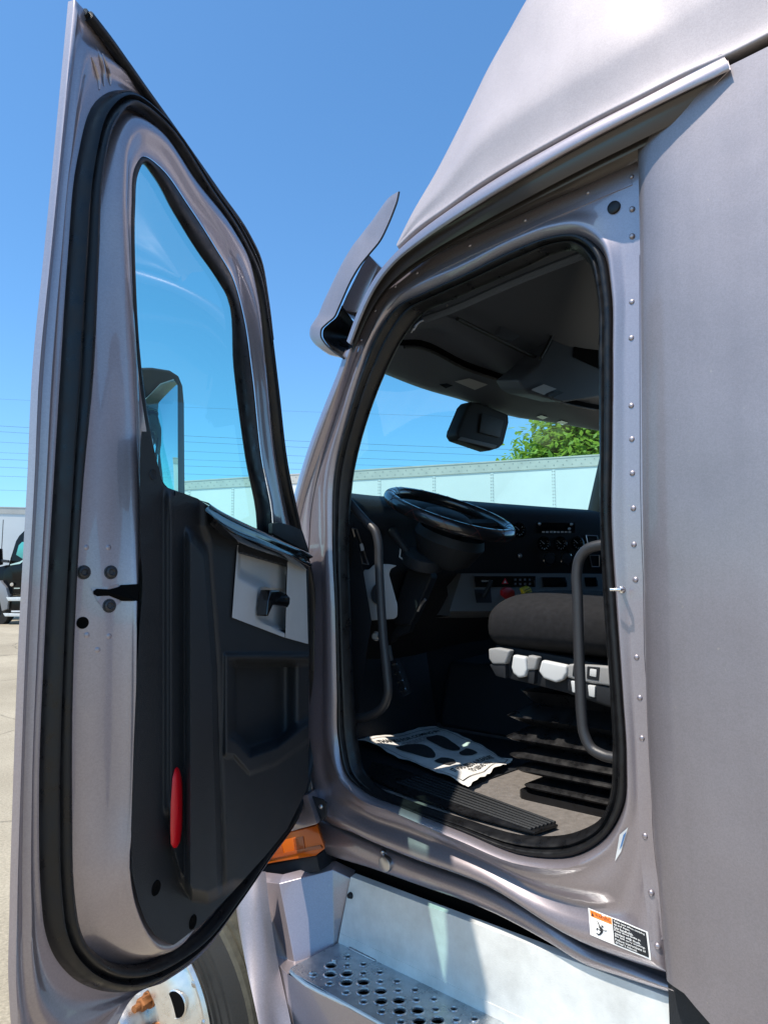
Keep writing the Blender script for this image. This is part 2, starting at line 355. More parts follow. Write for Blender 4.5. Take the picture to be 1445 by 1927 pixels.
frame = grid('door_surround', cross([lb, l1, lc, l2, l3, l4, l5, ld], 3), PAINTG, TRUCK, True, 60)
# seal: two beads and a lip
s1 = mix(lb, la, .12, OUT*.016); s2 = mix(lb, la, .32, OUT*.022); s3 = mix(lb, la, .46, OUT*.010); s4 = mix(lb, la, .6, OUT*.02); s5 = mix(lb, la, .8, OUT*.016)
la2 = bodyloop(A, -.055)
grid('door_opening_seal', cross([[p-OUT*.004 for p in lb], s1, s2, s3, s4, s5, la, la2], 3), RUBBER, frame, True, 60)
# inner reveal between seal and cab lining
la3 = bodyloop(A, -.075); la3 = [p+(p-sum(la3, Vector())/len(la3)).normalized()*.012 for p in la3]
grid('opening_reveal', [la2, la3, [p+Vector((.03, 0, 0))+(p-sum(la3, Vector())/len(la3)).normalized()*.05 for p in la3]], PLASTD, frame, True, 60)

# --- sleeper side skin
edge = [(1199,300),(1202,450),(1204,600),(1206,800),(1208,985),(1211,1140),(1214,1310),(1219,1430),(1226,1540),(1238,1680),(1252,1838)]
e3 = cr([onX(p[0], p[1], 1.470) for p in edge], False, 4)
def skinrow(dy, x): return [Vector((x, p.y-dy, p.z)) for p in e3]
rows = [[Vector((1.5, p.y-.004, p.z)) for p in e3], [Vector((1.476, p.y, p.z)) for p in e3], skinrow(.006, 1.461), skinrow(.025, 1.449), skinrow(.065, 1.440), skinrow(.13, 1.437)]
sk1 = cross(rows, 2)
# extend the front strip upward to the seam and outward to the rear
top_px = [(1199,300),(1215,285),(1250,250),(1300,205),(1345,160),(1372,120)]
skin = grid('sleeper_side_panel', sk1, PAINTS, TRUCK, False, 60)
last = rows[-1]
ys = [last[0].y-.0]
zt = 3.3
far = []
rearY = -1.9
_fl = sorted([(q.y, q.z) for q in [onX(x, y, 1.437) for x, y in [(1900,-190),(1640,-30),(1560,5),(1445,64),(1372,101)]]])
def seam_z(y):   # just under the roof fairing, along the side
    return lerp1(_fl, y)-.013 if y < _fl[-1][0]+.010 else lerp1(_fl, y)+.02
cols = []
for j, p in enumerate(last):
    cols.append([p, Vector((1.437, .36, p.z)), Vector((1.437, .1, p.z)), Vector((1.437, -.6, p.z)), Vector((1.437, rearY, p.z))])
rows2 = [[c[i] for c in cols] for i in range(5)]
vs_extra = grid('sleeper_side_panel', rows2, PAINTS, skin)
vs_extra.name = 'side_panel_sheet'
# panel between rail end and seam
zt0 = e3[0].z
up_rows = []
for y in [last[0].y, _fl[-1][0]+.014, _fl[-1][0]+.009, _fl[-1][0]-.02, .33, .25, .1, -.1, -.3, -.6, rearY]:
    up_rows.append([Vector((1.437, y, zt0)), Vector((1.437, y, (zt0+seam_z(y))/2)), Vector((1.437, y, seam_z(y)-.012))])
grid('upper_panel_sheet', up_rows, PAINTS, skin)
fr = [r[0] for r in rows]
grid('corner_sheet', [[Vector((v.x, v.y, zt0)), Vector((v.x, v.y, zt0+.02)), Vector((v.x, v.y, seam_z(v.y)))] for v in [r[0] for r in sk1]], PAINTS, skin)
zb = e3[-1].z
_p0 = onX(1252, 1838, 1.44); _p1 = onX(1338, 1932, 1.44); _sl = (_p1.z-_p0.z)/(_p1.y-_p0.y)
def zlow(y): return max(min(zb-.006, _p0.z+_sl*(y-_p0.y)), _p0.z-.42)
grid('lower_edge_sheet', [[Vector((1.437, y, zb)), Vector((1.437, y, zlow(y)+.012)), Vector((1.443, y, zlow(y))), Vector((1.53, y, zlow(y)))] for y in [last[-1].y, .44, .42, .40, .38, .36, .33, .3, .25, .1, -.6, rearY]], PAINTS, skin)
grid('corner_edge_sheet', [[v, Vector((v.x, v.y, zlow(v.y)+.004)), Vector((v.x+.006, v.y, zlow(v.y))), Vector((v.x+.05, v.y, zlow(v.y)))] for v in [r[-1] for r in sk1]], PAINTS, skin)

# --- drip rail and its underside
Lp = [(1371,132),(1300,166),(1200,216),(1125,255),(1050,296),(985,334),(918,374),(848,418),(792,456),(748,491),(720,523),(701,553),(680,598),(661,648)]
Lo = [.074,.088,.102,.104,.104,.104,.102,.098,.092,.086,.078,.068,.058,.05]
Tp = [(1364,108),(1295,143),(1200,192),(1120,232),(1046,272),(978,310),(910,352),(840,400),(785,442),(742,483),(714,516),(695,546),(674,592),(655,645)]
Ju = [(1205,299),(1204,300),(1199,303),(1140,331),(1085,357),(1030,381),(965,411),(880,450),(815,482),(758,522),(726,550),(705,578),(686,612),(669,652)]
Lx = cr([onX(p[0], p[1], 1.5-o) for p, o in zip(Lp, Lo)], False, 5)
Tx = cr([onX(p[0], p[1], 1.5-o+.022) for p, o in zip(Tp, Lo)], False, 5)
Jx = cr([onX(p[0], p[1], 1.5-.004) for p in Ju], False, 5)
Mx = [a.lerp(b, .5)+Vector((-.012, 0, .004)) for a, b in zip(Lx, Tx)]
Tb = [a+Vector((.05, 0, -.012)) for a in Tx]
rail = grid('drip_rail', cross([Tb, Tx, Mx, Lx, [a.lerp(b, .08)+Vector((0, 0, .006)) for a, b in zip(Lx, Jx)]], 4), PAINT, TRUCK, False, 60)
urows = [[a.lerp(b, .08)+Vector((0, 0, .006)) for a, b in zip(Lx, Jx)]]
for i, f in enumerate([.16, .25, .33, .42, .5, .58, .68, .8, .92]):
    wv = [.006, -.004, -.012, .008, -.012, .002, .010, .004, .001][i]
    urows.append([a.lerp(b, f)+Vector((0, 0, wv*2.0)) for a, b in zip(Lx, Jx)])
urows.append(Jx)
grid('rail_underside', cross(urows, 3), SHADEP, rail, False, 70)
prism('rail_end', [Lx[0], Tx[0], Tx[0]+Vector((.07, 0, 0)), Jx[0]], Vector((0, -.003, 0)), PAINT, rail)

# --- pillar strips beside the windshield
P0 = [(652,656),(640,690),(608,770),(581,840),(560,907),(551,941),(538,1000)]
P1 = [(659,656),(647,690),(615,770),(588,840),(568,907),(556,950),(543,1005)]
P2 = [(669,656),(656,698),(626,785),(599,862),(579,922),(564,982),(552,1030)]
P3 = [(671,652),(657,690),(622,785),(590,890),(575,1000),(576,1060),(577,1100)]
# build as pillar cover with a crest and groove
def pl(pts, off): return cr([onX(p[0], p[1], 1.5-off) for p in pts], False, 6)
p0 = pl(P0, -.02); p1 = pl(P1, .03); p2 = pl(P2, .012)
pb = [p+Vector((.10, .08, 0)) for p in p0]
pill = grid('windshield_pillar', cross([pb, p0, p1, [a.lerp(b, .5)+OUT*.008 for a, b in zip(p1, p2)], p2], 3), PAINT, TRUCK, False, 60)
P2b = [(668,660),(655,700),(625,788),(598,865),(578,925),(563,984),(551,1032)]
P3b = [(676,650),(662,690),(630,785),(600,885),(585,960),(580,1040),(575,1090)]
p2b = pl(P2b, .010); p3b = pl(P3b, .004)
grid('pillar_strip', cross([[p+Vector((.012, 0, 0)) for p in p2b], p2b, [a.lerp(b, .5)+OUT*.006 for a, b in zip(p2b, p3b)], p3b], 2), PAINTG, pill, False, 60)
# body side forward of the opening, behind the door hinge
fw = [[Vector((1.5+.02, 1.62, z)) for z in (1.16, 1.5, 1.9, 2.05)], [Vector((1.5, 1.74, z)) for z in (1.16, 1.5, 1.9, 2.03)], [Vector((1.54, 1.86, z)) for z in (1.16, 1.5, 1.9, 2.0)], [Vector((1.7, 2.05, z)) for z in (1.16, 1.5, 1.9, 1.98)]]
grid('cowl_side', cross(fw, 3), PAINTG, TRUCK, False, 60)

# --- roof fairing
low = [(1640,-30),(1560,5),(1445,64),(1372,101),(1290,137),(1200,182),(1120,222),(1046,262),(978,300),(905,344),(835,394),(780,434),(748,465)]
sil = [(1500,-420),(1400,-380),(1250,-330),(1160,-240),(1100,-160),(1048,-80),(1000,-15),(957,60),(918,130),(876,215),(818,328),(775,402),(746,460)]
cre = [(1560,-120),(1500,-90),(1400,-40),(1315,0),(1255,42),(1190,80),(1120,122),(1051,160),(985,205),(905,262),(830,356),(774,420),(747,463)]
def frow(pts, xs): return cr([onX(p[0], p[1], x) for p, x in zip(pts, xs)], False, 5)
n = len(low)
x_low = [1.437,1.437,1.437,1.437,1.433,1.42,1.415,1.415,1.415,1.418,1.424,1.428,1.43]
x_cre = [x+.003 for x in x_low]; x_cre[-1] = x_low[-1]
x_sil = [1.53,1.53,1.53,1.53,1.528,1.525,1.52,1.515,1.508,1.496,1.47,1.442,1.432]
f0 = frow(low, x_low); f1 = frow(cre, x_cre); f2 = frow(sil, x_sil)
fm = [a.lerp(b, .5)+Vector((.003, 0, 0)) for a, b in zip(f0, f1)]
fn = [a.lerp(b, .42)+Vector((-.002*min(1, (b-a).length/.4), 0, .0)) for a, b in zip(f1, f2)]
fn2 = [a.lerp(b, .8)+Vector((-.004*min(1, (b-a).length/.4), 0, .0)) for a, b in zip(f1, f2)]
fb = [p+(p-CAM).normalized()*.12*min(1, (p-q).length/.4)+Vector((.02, 0, -.01)) for p, q in zip(f2, f0)]
fb2 = [p+(p-CAM).normalized()*.6*min(1, (p-q).length/.4)+Vector((.5, .0, -.25))*min(1, (p-q).length/.4) for p, q in zip(f2, f0)]
fin = [p+Vector((.06, 0, .01)) for p in f0]
fin[-1] = f0[-1].copy()
fair = grid('roof_fairing', cross([fin, [p+Vector((.012, 0, -.004)) for p in f0], f0, [p+Vector((.002, 0, .012)) for p in f0], fm, f1, fn, fn2, f2, fb, fb2], 3), FAIRM, TRUCK, False, 65)
grid('fairing_gap', [[p+Vector((.055, 0, .02)) for p in f0[:-8]], [p+Vector((.06, 0, -.05)) for p in f0[:-8]]], HOLE, fair)

# --- sun visor over the windshield
ve = [(751,364),(747,380),(742,394),(729,426),(716,452),(695,478),(678,499),(660,529),(645,562),(635,585),(631,594),(615,609),(605,620),(604,632),(610,644),(626,660),(648,675)]
vo = [(748,360),(738,367),(727,377),(699,417),(684,440),(671,461),(658,486),(645,514),(630,544),(620,564),(609,592),(603,608),(600,620),(599,634),(604,646),(615,656),(643,674)]
ve[0] = (751, 361); vo[0] = (750, 360)
ve3 = cr([onX(p[0], p[1], 1.46) for p in ve], False, 4)
vo3 = cr([onX(p[0], p[1], 1.465+.135*sm(0, 5, i)) for i, p in enumerate(vo)], False, 4)
vm3 = [a.lerp(b, .5)+(Vector((-.03, .015, 0))*sm(0, 20, i) if 0 < i < len(ve3)-1 else Vector((0, 0, 0))) for i, (a, b) in enumerate(zip(ve3, vo3))]
vmid = [((a[0]+b[0])/2, (a[1]+b[1])/2) for a, b in zip(ve, vo)]
vmid[0] = vo[0]
vi3 = cr([onX(p[0], p[1], 1.62+.9*sm(0, 6, i)) for i, p in enumerate(vmid)], False, 4); vi4 = cr([onX(p[0]+.3, p[1]+.3, 1.7+1.5*sm(0, 6, i)) for i, p in enumerate(vmid)], False, 4)
visor = grid('sun_visor', cross([ve3, vm3, vo3], 5)+[vi3, vi4], PAINTS, TRUCK, False, 60)
vin = [p+Vector((.006, -.002, .0)) for p in ve3[34:]]
n_in = len(vin)
fan = [p.lerp(onX(690, 640, 1.72), .55) for p in vin]
grid('visor_inner_shell', [vin, fan, [p.lerp(onX(700, 640, 1.9), .3)+Vector((.35, 0, .0)) for p in fan]], RUBBER, visor, False, 60)
plate = [onX(p[0], p[1], 1.50) for p in [(694,479),(712,499),(706,512),(692,545),(676,585),(668,588),(640,584),(652,556),(666,528),(680,500)]]
prism('visor_bracket', plate, Vector((.10, .03, 0)), PAINT, visor, .003)

b = MB(); b.tube(ve3, .003, 6); b.build('visor_edge', RUBBER, visor)
# --- windshield glass
def ws(u, v):
    x = 1.60+u*2.02; bul = 1-(2*u-1)**2
    yb = 1.80+.42*bul; yt = 1.58+.22*bul
    return Vector((x, yb+(yt-yb)*v, 1.95+(2.62-1.95)*v))
wr = [[ws(i/16, j/8) for i in range(17)] for j in range(9)]
grid('windshield', wr, WGLASS, TRUCK)
tube('passenger_pillar', [ws(1.0, -.1), ws(1.01, .3), ws(1.0, 1.05)], .07, PLASTD, TRUCK)

# --- bits fixed on the body
bv = bvh_of([frame, skin])
rv = MB()
for p in [(1189,394),(1189,445),(1189,569),(1188,637),(1188,764),(1189,827),(1190,891),(1192,957),(1193,1025),(1196,1091),(1198,1237),(1204,1313),(1208,1389),(1214,1573),(1225,1680),(1237,1780)]:
    l, nr = hit(bv, *p)
    if l is not None: rv = MB(); rv.lathe(l+nr*.001, nr, [(.0066, 0), (.0062, .0024), (.0046, .0042), (.0025, .005), (0, .0052)], 14); rv.build('rivet', PAINTG, frame)
for p in [(1188,333),(1106,363),(988,415),(884,462),(785,514),(744,539),(706,585),(680,640)]:
    l, nr = hit(bv, *p)
    if l is not None: rv = MB(); rv.dome(l+nr*.001, nr, .0052, .0035); rv.build('rivet', PAINTG, frame)
# seam strips: overlapping sheet beside the step and above the bead
def strip(name, pts, wpx, h, matl, parent, b=None):
    r0, r1, r2, r3 = [], [], [], []
    for i, p in enumerate(pts):
        a = pts[max(0, i-1)]; c = pts[min(len(pts)-1, i+1)]
        dx, dy = c[0]-a[0], c[1]-a[1]; L = math.hypot(dx, dy); nx, ny = -dy/L, dx/L
        l, nr = hit(b or bv, p[0], p[1]); l2, nr2 = hit(b or bv, p[0]+nx*wpx, p[1]+ny*wpx)
        if l is None or l2 is None: continue
        r0.append(l-nr*.001); r1.append(l+nr*h); r2.append(l2+nr2*h); r3.append(l2-nr2*.001)
    return grid(name, [r0, r1, r2, r3], matl, parent)
RIVX = [(394,1189),(900,1190),(1025,1193),(1091,1196),(1237,1198),(1313,1204),(1389,1208),(1573,1214),(1680,1225),(1780,1237)]
strip('seam_strip', [(lerp1(RIVX, y)-12, y) for y in range(480, 1800, 30)], -26, .0025, PAINTG, frame, bvh_of([frame]))
strip('roof_seam_strip', [(1186,340),(1140,359),(1090,381),(1040,402),(985,427),(930,452),(880,475),(830,499),(785,524),(748,548),(722,578)], -9, .0022, PAINTG, frame)
l, nr = hit(bv, 1155, 391); pb_ = MB(); pb_.lathe(l, nr, [(0.0, .007), (.010, .007), (.0145, .005), (.0155, 0), (.0155, -.002)], 24); pb_.build('rubber_plug', RUBBER, frame)
l, nr = hit(bv, 1170, 1110); sp = MB(); sp.tube([l-nr*.01, l+nr*.03+Vector((0, .004, 0)), l+nr*.042+Vector((0, .012, 0)), l+nr*.046+Vector((0, .036, 0))], .0036, 12); sp.dome(l, nr, .008, .004); sp.build('striker_pin', CHROME, frame)
def decal(name, q, matl, parent, lift=.0015, b=None, nu=10, nv=6, vs2=None, fs2=None):
    b = b or bv
    if vs2 is None:
        vs2 = [(i/nu, j/nv) for j in range(nv+1) for i in range(nu+1)]
        fs2 = [(j*(nu+1)+i, j*(nu+1)+i+1, (j+1)*(nu+1)+i+1, (j+1)*(nu+1)+i) for j in range(nv) for i in range(nu)]
    vs = []
    for u, v in vs2:
        x, y = bil(q, u, v); l, nr = hit(b, x, y)
        if l is None: return None
        vs.append(l+nr*lift)
    return mesh(name, vs, fs2, matl, parent)
WQ = [(1107,1708),(1219,1753),(1225,1806),(1111,1759)]
def sub(q, u0, v0, u1, v1): return [bil(q, u0, v0), bil(q, u1, v0), bil(q, u1, v1), bil(q, u0, v1)]
wl = decal('warning_label', WQ, LBLW, frame, .002)
if wl:
    decal('label_heading', sub(WQ, .03, .05, .39, .30), LBLO, wl, .0026)
    decal('label_text_field', sub(WQ, .40, .05, .97, .94), LBLK, wl, .0026)
    v, f, a = text2d('\u25b2WARNING'.replace('\u25b2', ''), .01)
    decal('lettering', sub(WQ, .11, .25, .37, .10), LBLK, wl, .0032, None, 0, 0, v, f)
    decal('lettering', sub(WQ, .05, .27, .095, .08), LBLK, wl, .0032, None, 0, 0, [(0, 0), (1, 0), (.5, 1)], [(0, 1, 2)])
    for i, s in enumerate(['Take care when climbing', 'up and down.', 'Use handholds.', 'Keep three limbs in', 'contact with truck.', 'Do not carry anything.', 'Follow instructions in', 'driver\u2019s manual.']):
        v, f, a = text2d(s, .012)
        wd = min(.52, .52*len(s)/23); y0 = .10+i*.103
        decal('lettering', sub(WQ, .425, y0+.085, .425+wd, y0), LBLW, wl, .0032, None, 0, 0, v, f)
    # falling figure pictogram
    def lim(x0, y0, x1, y1, wd):
        dx, dy = x1-x0, y1-y0; L = math.hypot(dx, dy); nx, ny = -dy/L*wd, dx/L*wd
        return [(x0+nx, y0+ny), (x1+nx*.7, y1+ny*.7), (x1-nx*.7, y1-ny*.7), (x0-nx, y0-ny)]
    pv, pf = [], []
    for a in [(.185,.50,.21,.66,.03),(.21,.66,.17,.80,.02),(.17,.80,.13,.86,.017),(.20,.53,.25,.60,.014),(.25,.60,.30,.54,.012),(.19,.52,.155,.40,.014),(.155,.40,.145,.30,.011),(.19,.66,.13,.60,.016),(.13,.60,.12,.70,.012),(.11,.80,.16,.84,.02)]:
        k = len(pv); pv += lim(*a); pf.append((k, k+1, k+2, k+3))
    k = len(pv); pv += [(.222+.022*math.cos(t*math.pi/6), .44+.04*math.sin(t*math.pi/6)) for t in range(12)]; pf.append(tuple(range(k, k+12)))
    decal('fall_pictogram', sub(WQ, 0, 0.1, 1, 1.0), LBLK, wl, .0032, None, 0, 0, pv, pf)
st = decal('inspection_sticker', [(1165,1570),(1181,1556),(1168,1602),(1157,1620)], LBLW, frame, .002)
if st: decal('sticker_band', [(1172,1570),(1178,1563),(1170,1590),(1165,1598)], mat('label_blue', (.10, .22, .45), .5), st, .0028)

# --- rocker below the sill
rk0 = [(575,1528),(613,1543),(688,1577),(779,1616),(930,1674),(1035,1735),(1104,1778),(1180,1808),(1262,1842)]
rk1 = [(575,1590),(612,1606),(690,1630),(775,1660),(930,1718),(1030,1772),(1095,1812),(1170,1838),(1275,1872)]
r0 = cr([onX(p[0], p[1], 1.525) for p in rk0], False, 4); r0a = cr([onX(p[0], p[1]+7, 1.515) for p in rk0], False, 4)
r1 = cr([onX(p[0], p[1], 1.51) for p in rk1], False, 4)
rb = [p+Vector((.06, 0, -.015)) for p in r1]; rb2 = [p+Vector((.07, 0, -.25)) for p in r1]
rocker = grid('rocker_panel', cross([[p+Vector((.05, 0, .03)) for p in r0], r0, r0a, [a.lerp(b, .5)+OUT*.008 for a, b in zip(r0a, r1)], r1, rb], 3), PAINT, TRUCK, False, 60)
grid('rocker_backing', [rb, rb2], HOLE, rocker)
bvr = bvh_of([rocker])
lq = [(708,1593),(742,1609),(742,1652),(712,1638)]
decal('latch_plate', lq, STEELZ, rocker, .003, bvr)
l, nr = hit(bvr, 727, 1625)
if l is not None:
    lt = MB(); lt.lathe(l, nr, [(0, .011), (.017, .011), (.0205, .009), (.0215, .004), (.0215, -.002)], 28); lt.build('latch_cap', STEELZ, rocker)
    l2, n2 = hit(bvr, 722, 1604); lt = MB(); lt.dome(l2, n2, .008, .012); lt.tube([l2+n2*.006, l2+n2*.008+Vector((0, -.012, -.014))], .004, 8); lt.build('latch_hinge', STEELZ, rocker)

# --- step with kick panel
ZS = onX(636, 1774, 1.50).z
step = empty('entry_step', (1.3, 1.2, .7), TRUCK)
kq = [onX(660,1650,1.52), onX(1282,1886,1.52), onX(1282,1886,1.52)+Vector((-.02, -.003, -.185)), onX(636,1774,1.50)]
kt = [kq[0]+Vector((.02, 0, .004)), kq[1]+Vector((.02, 0, .004))]
kick = grid('kick_panel', [cr([kt[0], kt[1]], False, 8), cr([kq[0], kq[1]], False, 8), cr([kq[0].lerp(kq[3], .5), kq[1].lerp(kq[2], .5)], False, 8), cr([kq[3], kq[2]], False, 8)], ALU, step)
prism('kick_panel_end', [kq[1], kq[1]+Vector((0, -.16, -.012)), kq[2]+Vector((0, -.16, 0)), kq[2]], Vector((.004, 0, 0)), RUBBER, step)
bvk = bvh_of([kick]); l, nr = hit(bvk, 660, 1685)
if l is not None:
    bt = MB(); bt.lathe(l, nr, [(0, .010), (.005, .010), (.007, .008), (.0085, .002), (.0095, 0)], 16); bt.build('push_clip', RUBBER, kick)
def step_tread():
    X0, X1, Y0, Y1 = 1.307, 1.497, .36, 1.537
    cu = bpy.data.curves.new('tread', 'CURVE'); cu.dimensions = '2D'; cu.fill_mode = 'BOTH'; cu.extrude = .0015; cu.bevel_depth = .0008
    def poly(pts):
        s = cu.splines.new('POLY'); s.points.add(len(pts)-1); s.use_cyclic_u = True
        for q, p in zip(s.points, pts): q.co = (p[0], p[1], 0, 1)
    r = .012
    poly([(X0, Y0), (X1, Y0), (X1, Y1), (X0+.03, Y1), (X0+.008, Y1-.008), (X0, Y1-.035)])
    dm = MB()
    xs = [1.336, 1.367, 1.398, 1.429, 1.460]
    j = 0; y = 1.463
    while y > .45:
        for i, x in enumerate(xs):
            big = (i+j) % 2 == 0
            if j % 2 == 0 and i in (0, 2, 4) or j % 2 == 1 and i in (1, 3):
                rr = .0150 if i in (2, ) or (j % 2 == 1 and i == 1) else .0080
                poly([(x+rr*math.cos(t*math.pi/9), y+rr*math.sin(t*math.pi/9)) for t in range(18)])
                dm.lathe((x, y, ZS), (0, 0, 1), [(rr+.0052, .0014), (rr+.0028, .0044), (rr+.0006, .0046), (rr-.0004, .002), (rr-.0004, -.004)], 18)
            else:
                dm.dome((x, y, ZS+.0012), (0, 0, 1), .0036, .0022, 8, 2)
                dm.dome((x+.012, y-.012, ZS+.0012), (0, 0, 1), .003, .002, 8, 2)
        for x in (1.320, 1.481): dm.dome((x, y+.01, ZS+.0012), (0, 0, 1), .003, .0018, 8, 2)
        j += 1; y -= .030
    o = bpy.data.objects.new('tread', cu); COL.objects.link(o); bpy.context.view_layer.update()
    me = bpy.data.meshes.new_from_object(o.evaluated_get(bpy.context.evaluated_depsgraph_get()))
    bpy.data.objects.remove(o); bpy.data.curves.remove(cu)
    k = len(me.vertices); vs = [v.co+Vector((0, 0, ZS)) for v in me.vertices]+dm.v; fs = [tuple(p.vertices) for p in me.polygons]+[tuple(i+k for i in f) for f in dm.f]
    tr = mesh('tread_plate', vs, fs, TREADM, step, 30)
    lip = MB(); lip.tube(cr([(X0+.03, Y1, ZS-.003), (X0+.008, Y1-.008, ZS-.003), (X0, Y1-.035, ZS-.003), (X0, 1.3, ZS-.003), (X0, Y0, ZS-.003)], False, 4), .005, 8)
    lip.add([(X0-.003, Y1-.03, ZS-.004), (X0-.003, Y0, ZS-.004), (X0+.002, Y0, ZS-.04), (X0+.002, Y1-.03, ZS-.04)], [(0, 1, 2, 3)]); lip.build('tread_edge', ALU, step)
    b = MB(); b.box((X0+.006, Y0, ZS-.05), (X1, Y1-.02, ZS-.045)); b.build('step_well', HOLE, step)
    for y, x in ((1.447, 1.30), (1.425, 1.40), (1.452, 1.345)):
        pass
    for px, py in ((586, 1834), (629, 1810)):
        p = onZ(px, py, ZS); q = MB(); q.lathe(p, (0, 0, 1), [(0, .008), (.005, .0075), (.007, .005), (.0072, .003), (.011, .003), (.011, .0005)], 14); q.build('tread_screw', STEELZ, step)
    h = MB(); a = onX(658, 1787, 1.497); c = onX(707, 1812, 1.497); h.tube([a+Vector((0, 0, .004)), c+Vector((0, 0, .004))], .0045, 8)
    for f in (.25, .5, .75): h.tube([a.lerp(c, f-.01)+Vector((0, 0, .004)), a.lerp(c, f+.01)+Vector((0, 0, .004))], .0052, 8)
    h.build('hinge', STEELZ, step)
    fl = MB(); fl.obb((1.497, .36, ZS+.0005), (.004, 0, .027), (0, 1.176, 0), (.002, 0, 0)); fl.build('tread_upstand', ALU, step)
step_tread()
# fairing facets around the step
sfr = MB()
def V(px, py, X): return onX(px, py, X)
v1, v2, v3, v4 = V(470,1655,1.395), V(525.7,1663,1.390), V(626,1637,1.505), V(664,1655,1.537)
w1, w2, w3, w4 = V(503,1793,1.372), V(554.7,1811,1.380), V(629,1789,1.489), V(640,1774,1.511)
b1, b2 = V(503,1793,1.368), onZ(547, 1832, ZS-.004)
d1 = Vector((b1.x+.02, b1.y+.03, .30)); d2 = Vector((1.298, b2.y, .28)); d3 = Vector((1.298, .3, .28)); b3 = Vector((1.302, .3, ZS-.006))
b2 = Vector((1.302, b2.y+.003, ZS-.006))
top = [v+Vector((.03, .02, .012)) for v in (v1, v2, v3, v4)]
lst = [v1, v2, v3, v4, w1, w2, w3, w4]
sfv = lst+[b1, b2, d1, d2, d3, b3]+top
sff = [(0, 1, 5, 4), (1, 2, 6, 5), (2, 3, 7, 6), (4, 5, 9, 8), (5, 6, 9), (6, 7, 9), (8, 9, 11, 10), (9, 13, 12, 11), (0, 1, 15, 14), (1, 2, 16, 15), (2, 3, 17, 16)]
bm = bmesh.new(); bvv = [bm.verts.new(v) for v in sfv]
for f in sff: bm.faces.new([bvv[i] for i in f])
bmesh.ops.remove_doubles(bm, verts=bm.verts, dist=.004)
bmesh.ops.recalc_face_normals(bm, faces=bm.faces)
es = [e for e in bm.edges if len(e.link_faces) == 2]
bmesh.ops.bevel(bm, geom=es, offset=.006, segments=3, profile=.5, affect='EDGES', clamp_overlap=True)
me = bpy.data.meshes.new('step_fairing'); bm.to_mesh(me); bm.free()
for p in me.polygons: p.use_smooth = True
me.set_sharp_from_angle(angle=math.radians(50)); me.materials.append(PAINTG)
sfo = link(bpy.data.objects.new('step_fairing', me), TRUCK)
# dark cavity above the fairing
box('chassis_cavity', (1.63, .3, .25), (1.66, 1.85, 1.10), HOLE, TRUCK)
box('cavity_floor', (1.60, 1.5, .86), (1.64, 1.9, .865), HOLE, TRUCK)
# fender rear lip beside the tyre
fa = cr([V(440,1640,1.30), V(446,1720,1.27), V(462,1810,1.245), V(487,1927,1.215), V(505,2020,1.195)], False, 5)
fb_ = cr([V(478,1640,1.32), V(483,1690,1.305), V(503,1793,1.295), V(521,1927,1.26), V(535,2020,1.24)], False, 5)
fc = cr([V(500,1640,1.35), V(505,1690,1.335), V(520,1793,1.325), V(548,1927,1.29), V(565,2020,1.27)], False, 5)
fd = [p+Vector((.12, .03, 0)) for p in fa]
grid('wheel_arch_lip', cross([fd, [p+Vector((.02, .004, 0)) for p in fa], fa, [a.lerp(b, .5)+Vector((-.006, -.004, 0)) for a, b in zip(fa, fb_)], fb_, fc], 3), PAINTS, TRUCK, False, 60)

# --- marker lamp and bracket behind the hinge
lamp = empty('marker_lamp', (1.4, 1.66, 1.0), TRUCK)
lo = [V(x, y, 1.44) for x, y in [(470,1590),(545,1566),(597,1554),(603,1572),(612,1597),(594,1611),(515,1624),(440,1640)]]
prism('amber_lens', lo, Vector((.03, .03, 0)), AMBER, lamp, .004)
for a in [[(508,1598),(530,1588),(536,1612),(512,1618)], [(553,1578),(571,1574),(575,1600),(556,1604)]]:
    prism('lens_prism', [V(x, y, 1.4395) for x, y in a], Vector((-.002, 0, 0)), AMBERD, lamp, .0008)
prism('lens_rib', [V(x, y, 1.4395) for x, y in [(500,1612),(604,1590),(608,1596),(500,1619)]], Vector((-.003, 0, 0)), AMBERD, lamp, .001)
prism('lamp_base', [V(x, y, 1.46) for x, y in [(455,1640),(520,1624),(596,1610),(602,1640),(560,1646),(470,1655)]], Vector((.10, .03, 0)), PLASTD, lamp, .004)
hp = [V(578,1496,1.43), V(597,1551,1.43), V(545,1566,1.43), V(470,1585,1.43), V(500,1500,1.44)]
hood = prism('hood_corner', hp, Vector((.06, .03, 0)), PAINTG, TRUCK, .004)
tb = prism('corner_bracket', [V(x, y, 1.455) for x, y in [(578,1496),(606,1504),(614,1512),(613,1538),(606,1544),(598,1549)]], Vector((.006, 0, 0)), PLAST, hood, .002)
q = MB(); q.dome(V(604, 1518, 1.4545), (-1, -.3, 0), .007, .005); q.build('bracket_screw', STEELZ, hood)

# --- front wheel (turned outward)
WC = CAM + FH*2.28 + RGT*(2.28*(272-PCX)/FPX); WC.z = .46
wh = empty('front_wheel', WC, TRUCK)
ang = math.radians(15)
ax = Vector((-math.cos(ang), -math.sin(ang), 0))
tyb = MB(); tyb.lathe(WC, ax, [(.335, -.02), (.345, .015), (.37, .038), (.41, .05), (.45, .045), (.482, .02)], 72); ty = tyb.build('tyre_sidewall', TYRE, wh, 30)
tb_ = MB(); tb_.lathe(WC, ax, [(.482, .02), (.492, .012), (.497, -.004), (.488, -.008), (.488, -.016), (.502, -.02), (.512, -.05), (.512, -.09), (.500, -.095), (.500, -.105), (.508, -.11), (.49, -.14), (.3, -.15)], 72); tb_.build('tyre_tread', KHAKI, wh, 30)
grv = MB()
for rr in (.392, .415, .44): grv.lathe(WC, ax, [(rr-.003, .043 if rr > .43 else .046 if rr > .4 else .040), (rr, .054 if rr < .43 else .051), (rr+.003, .046)], 72)
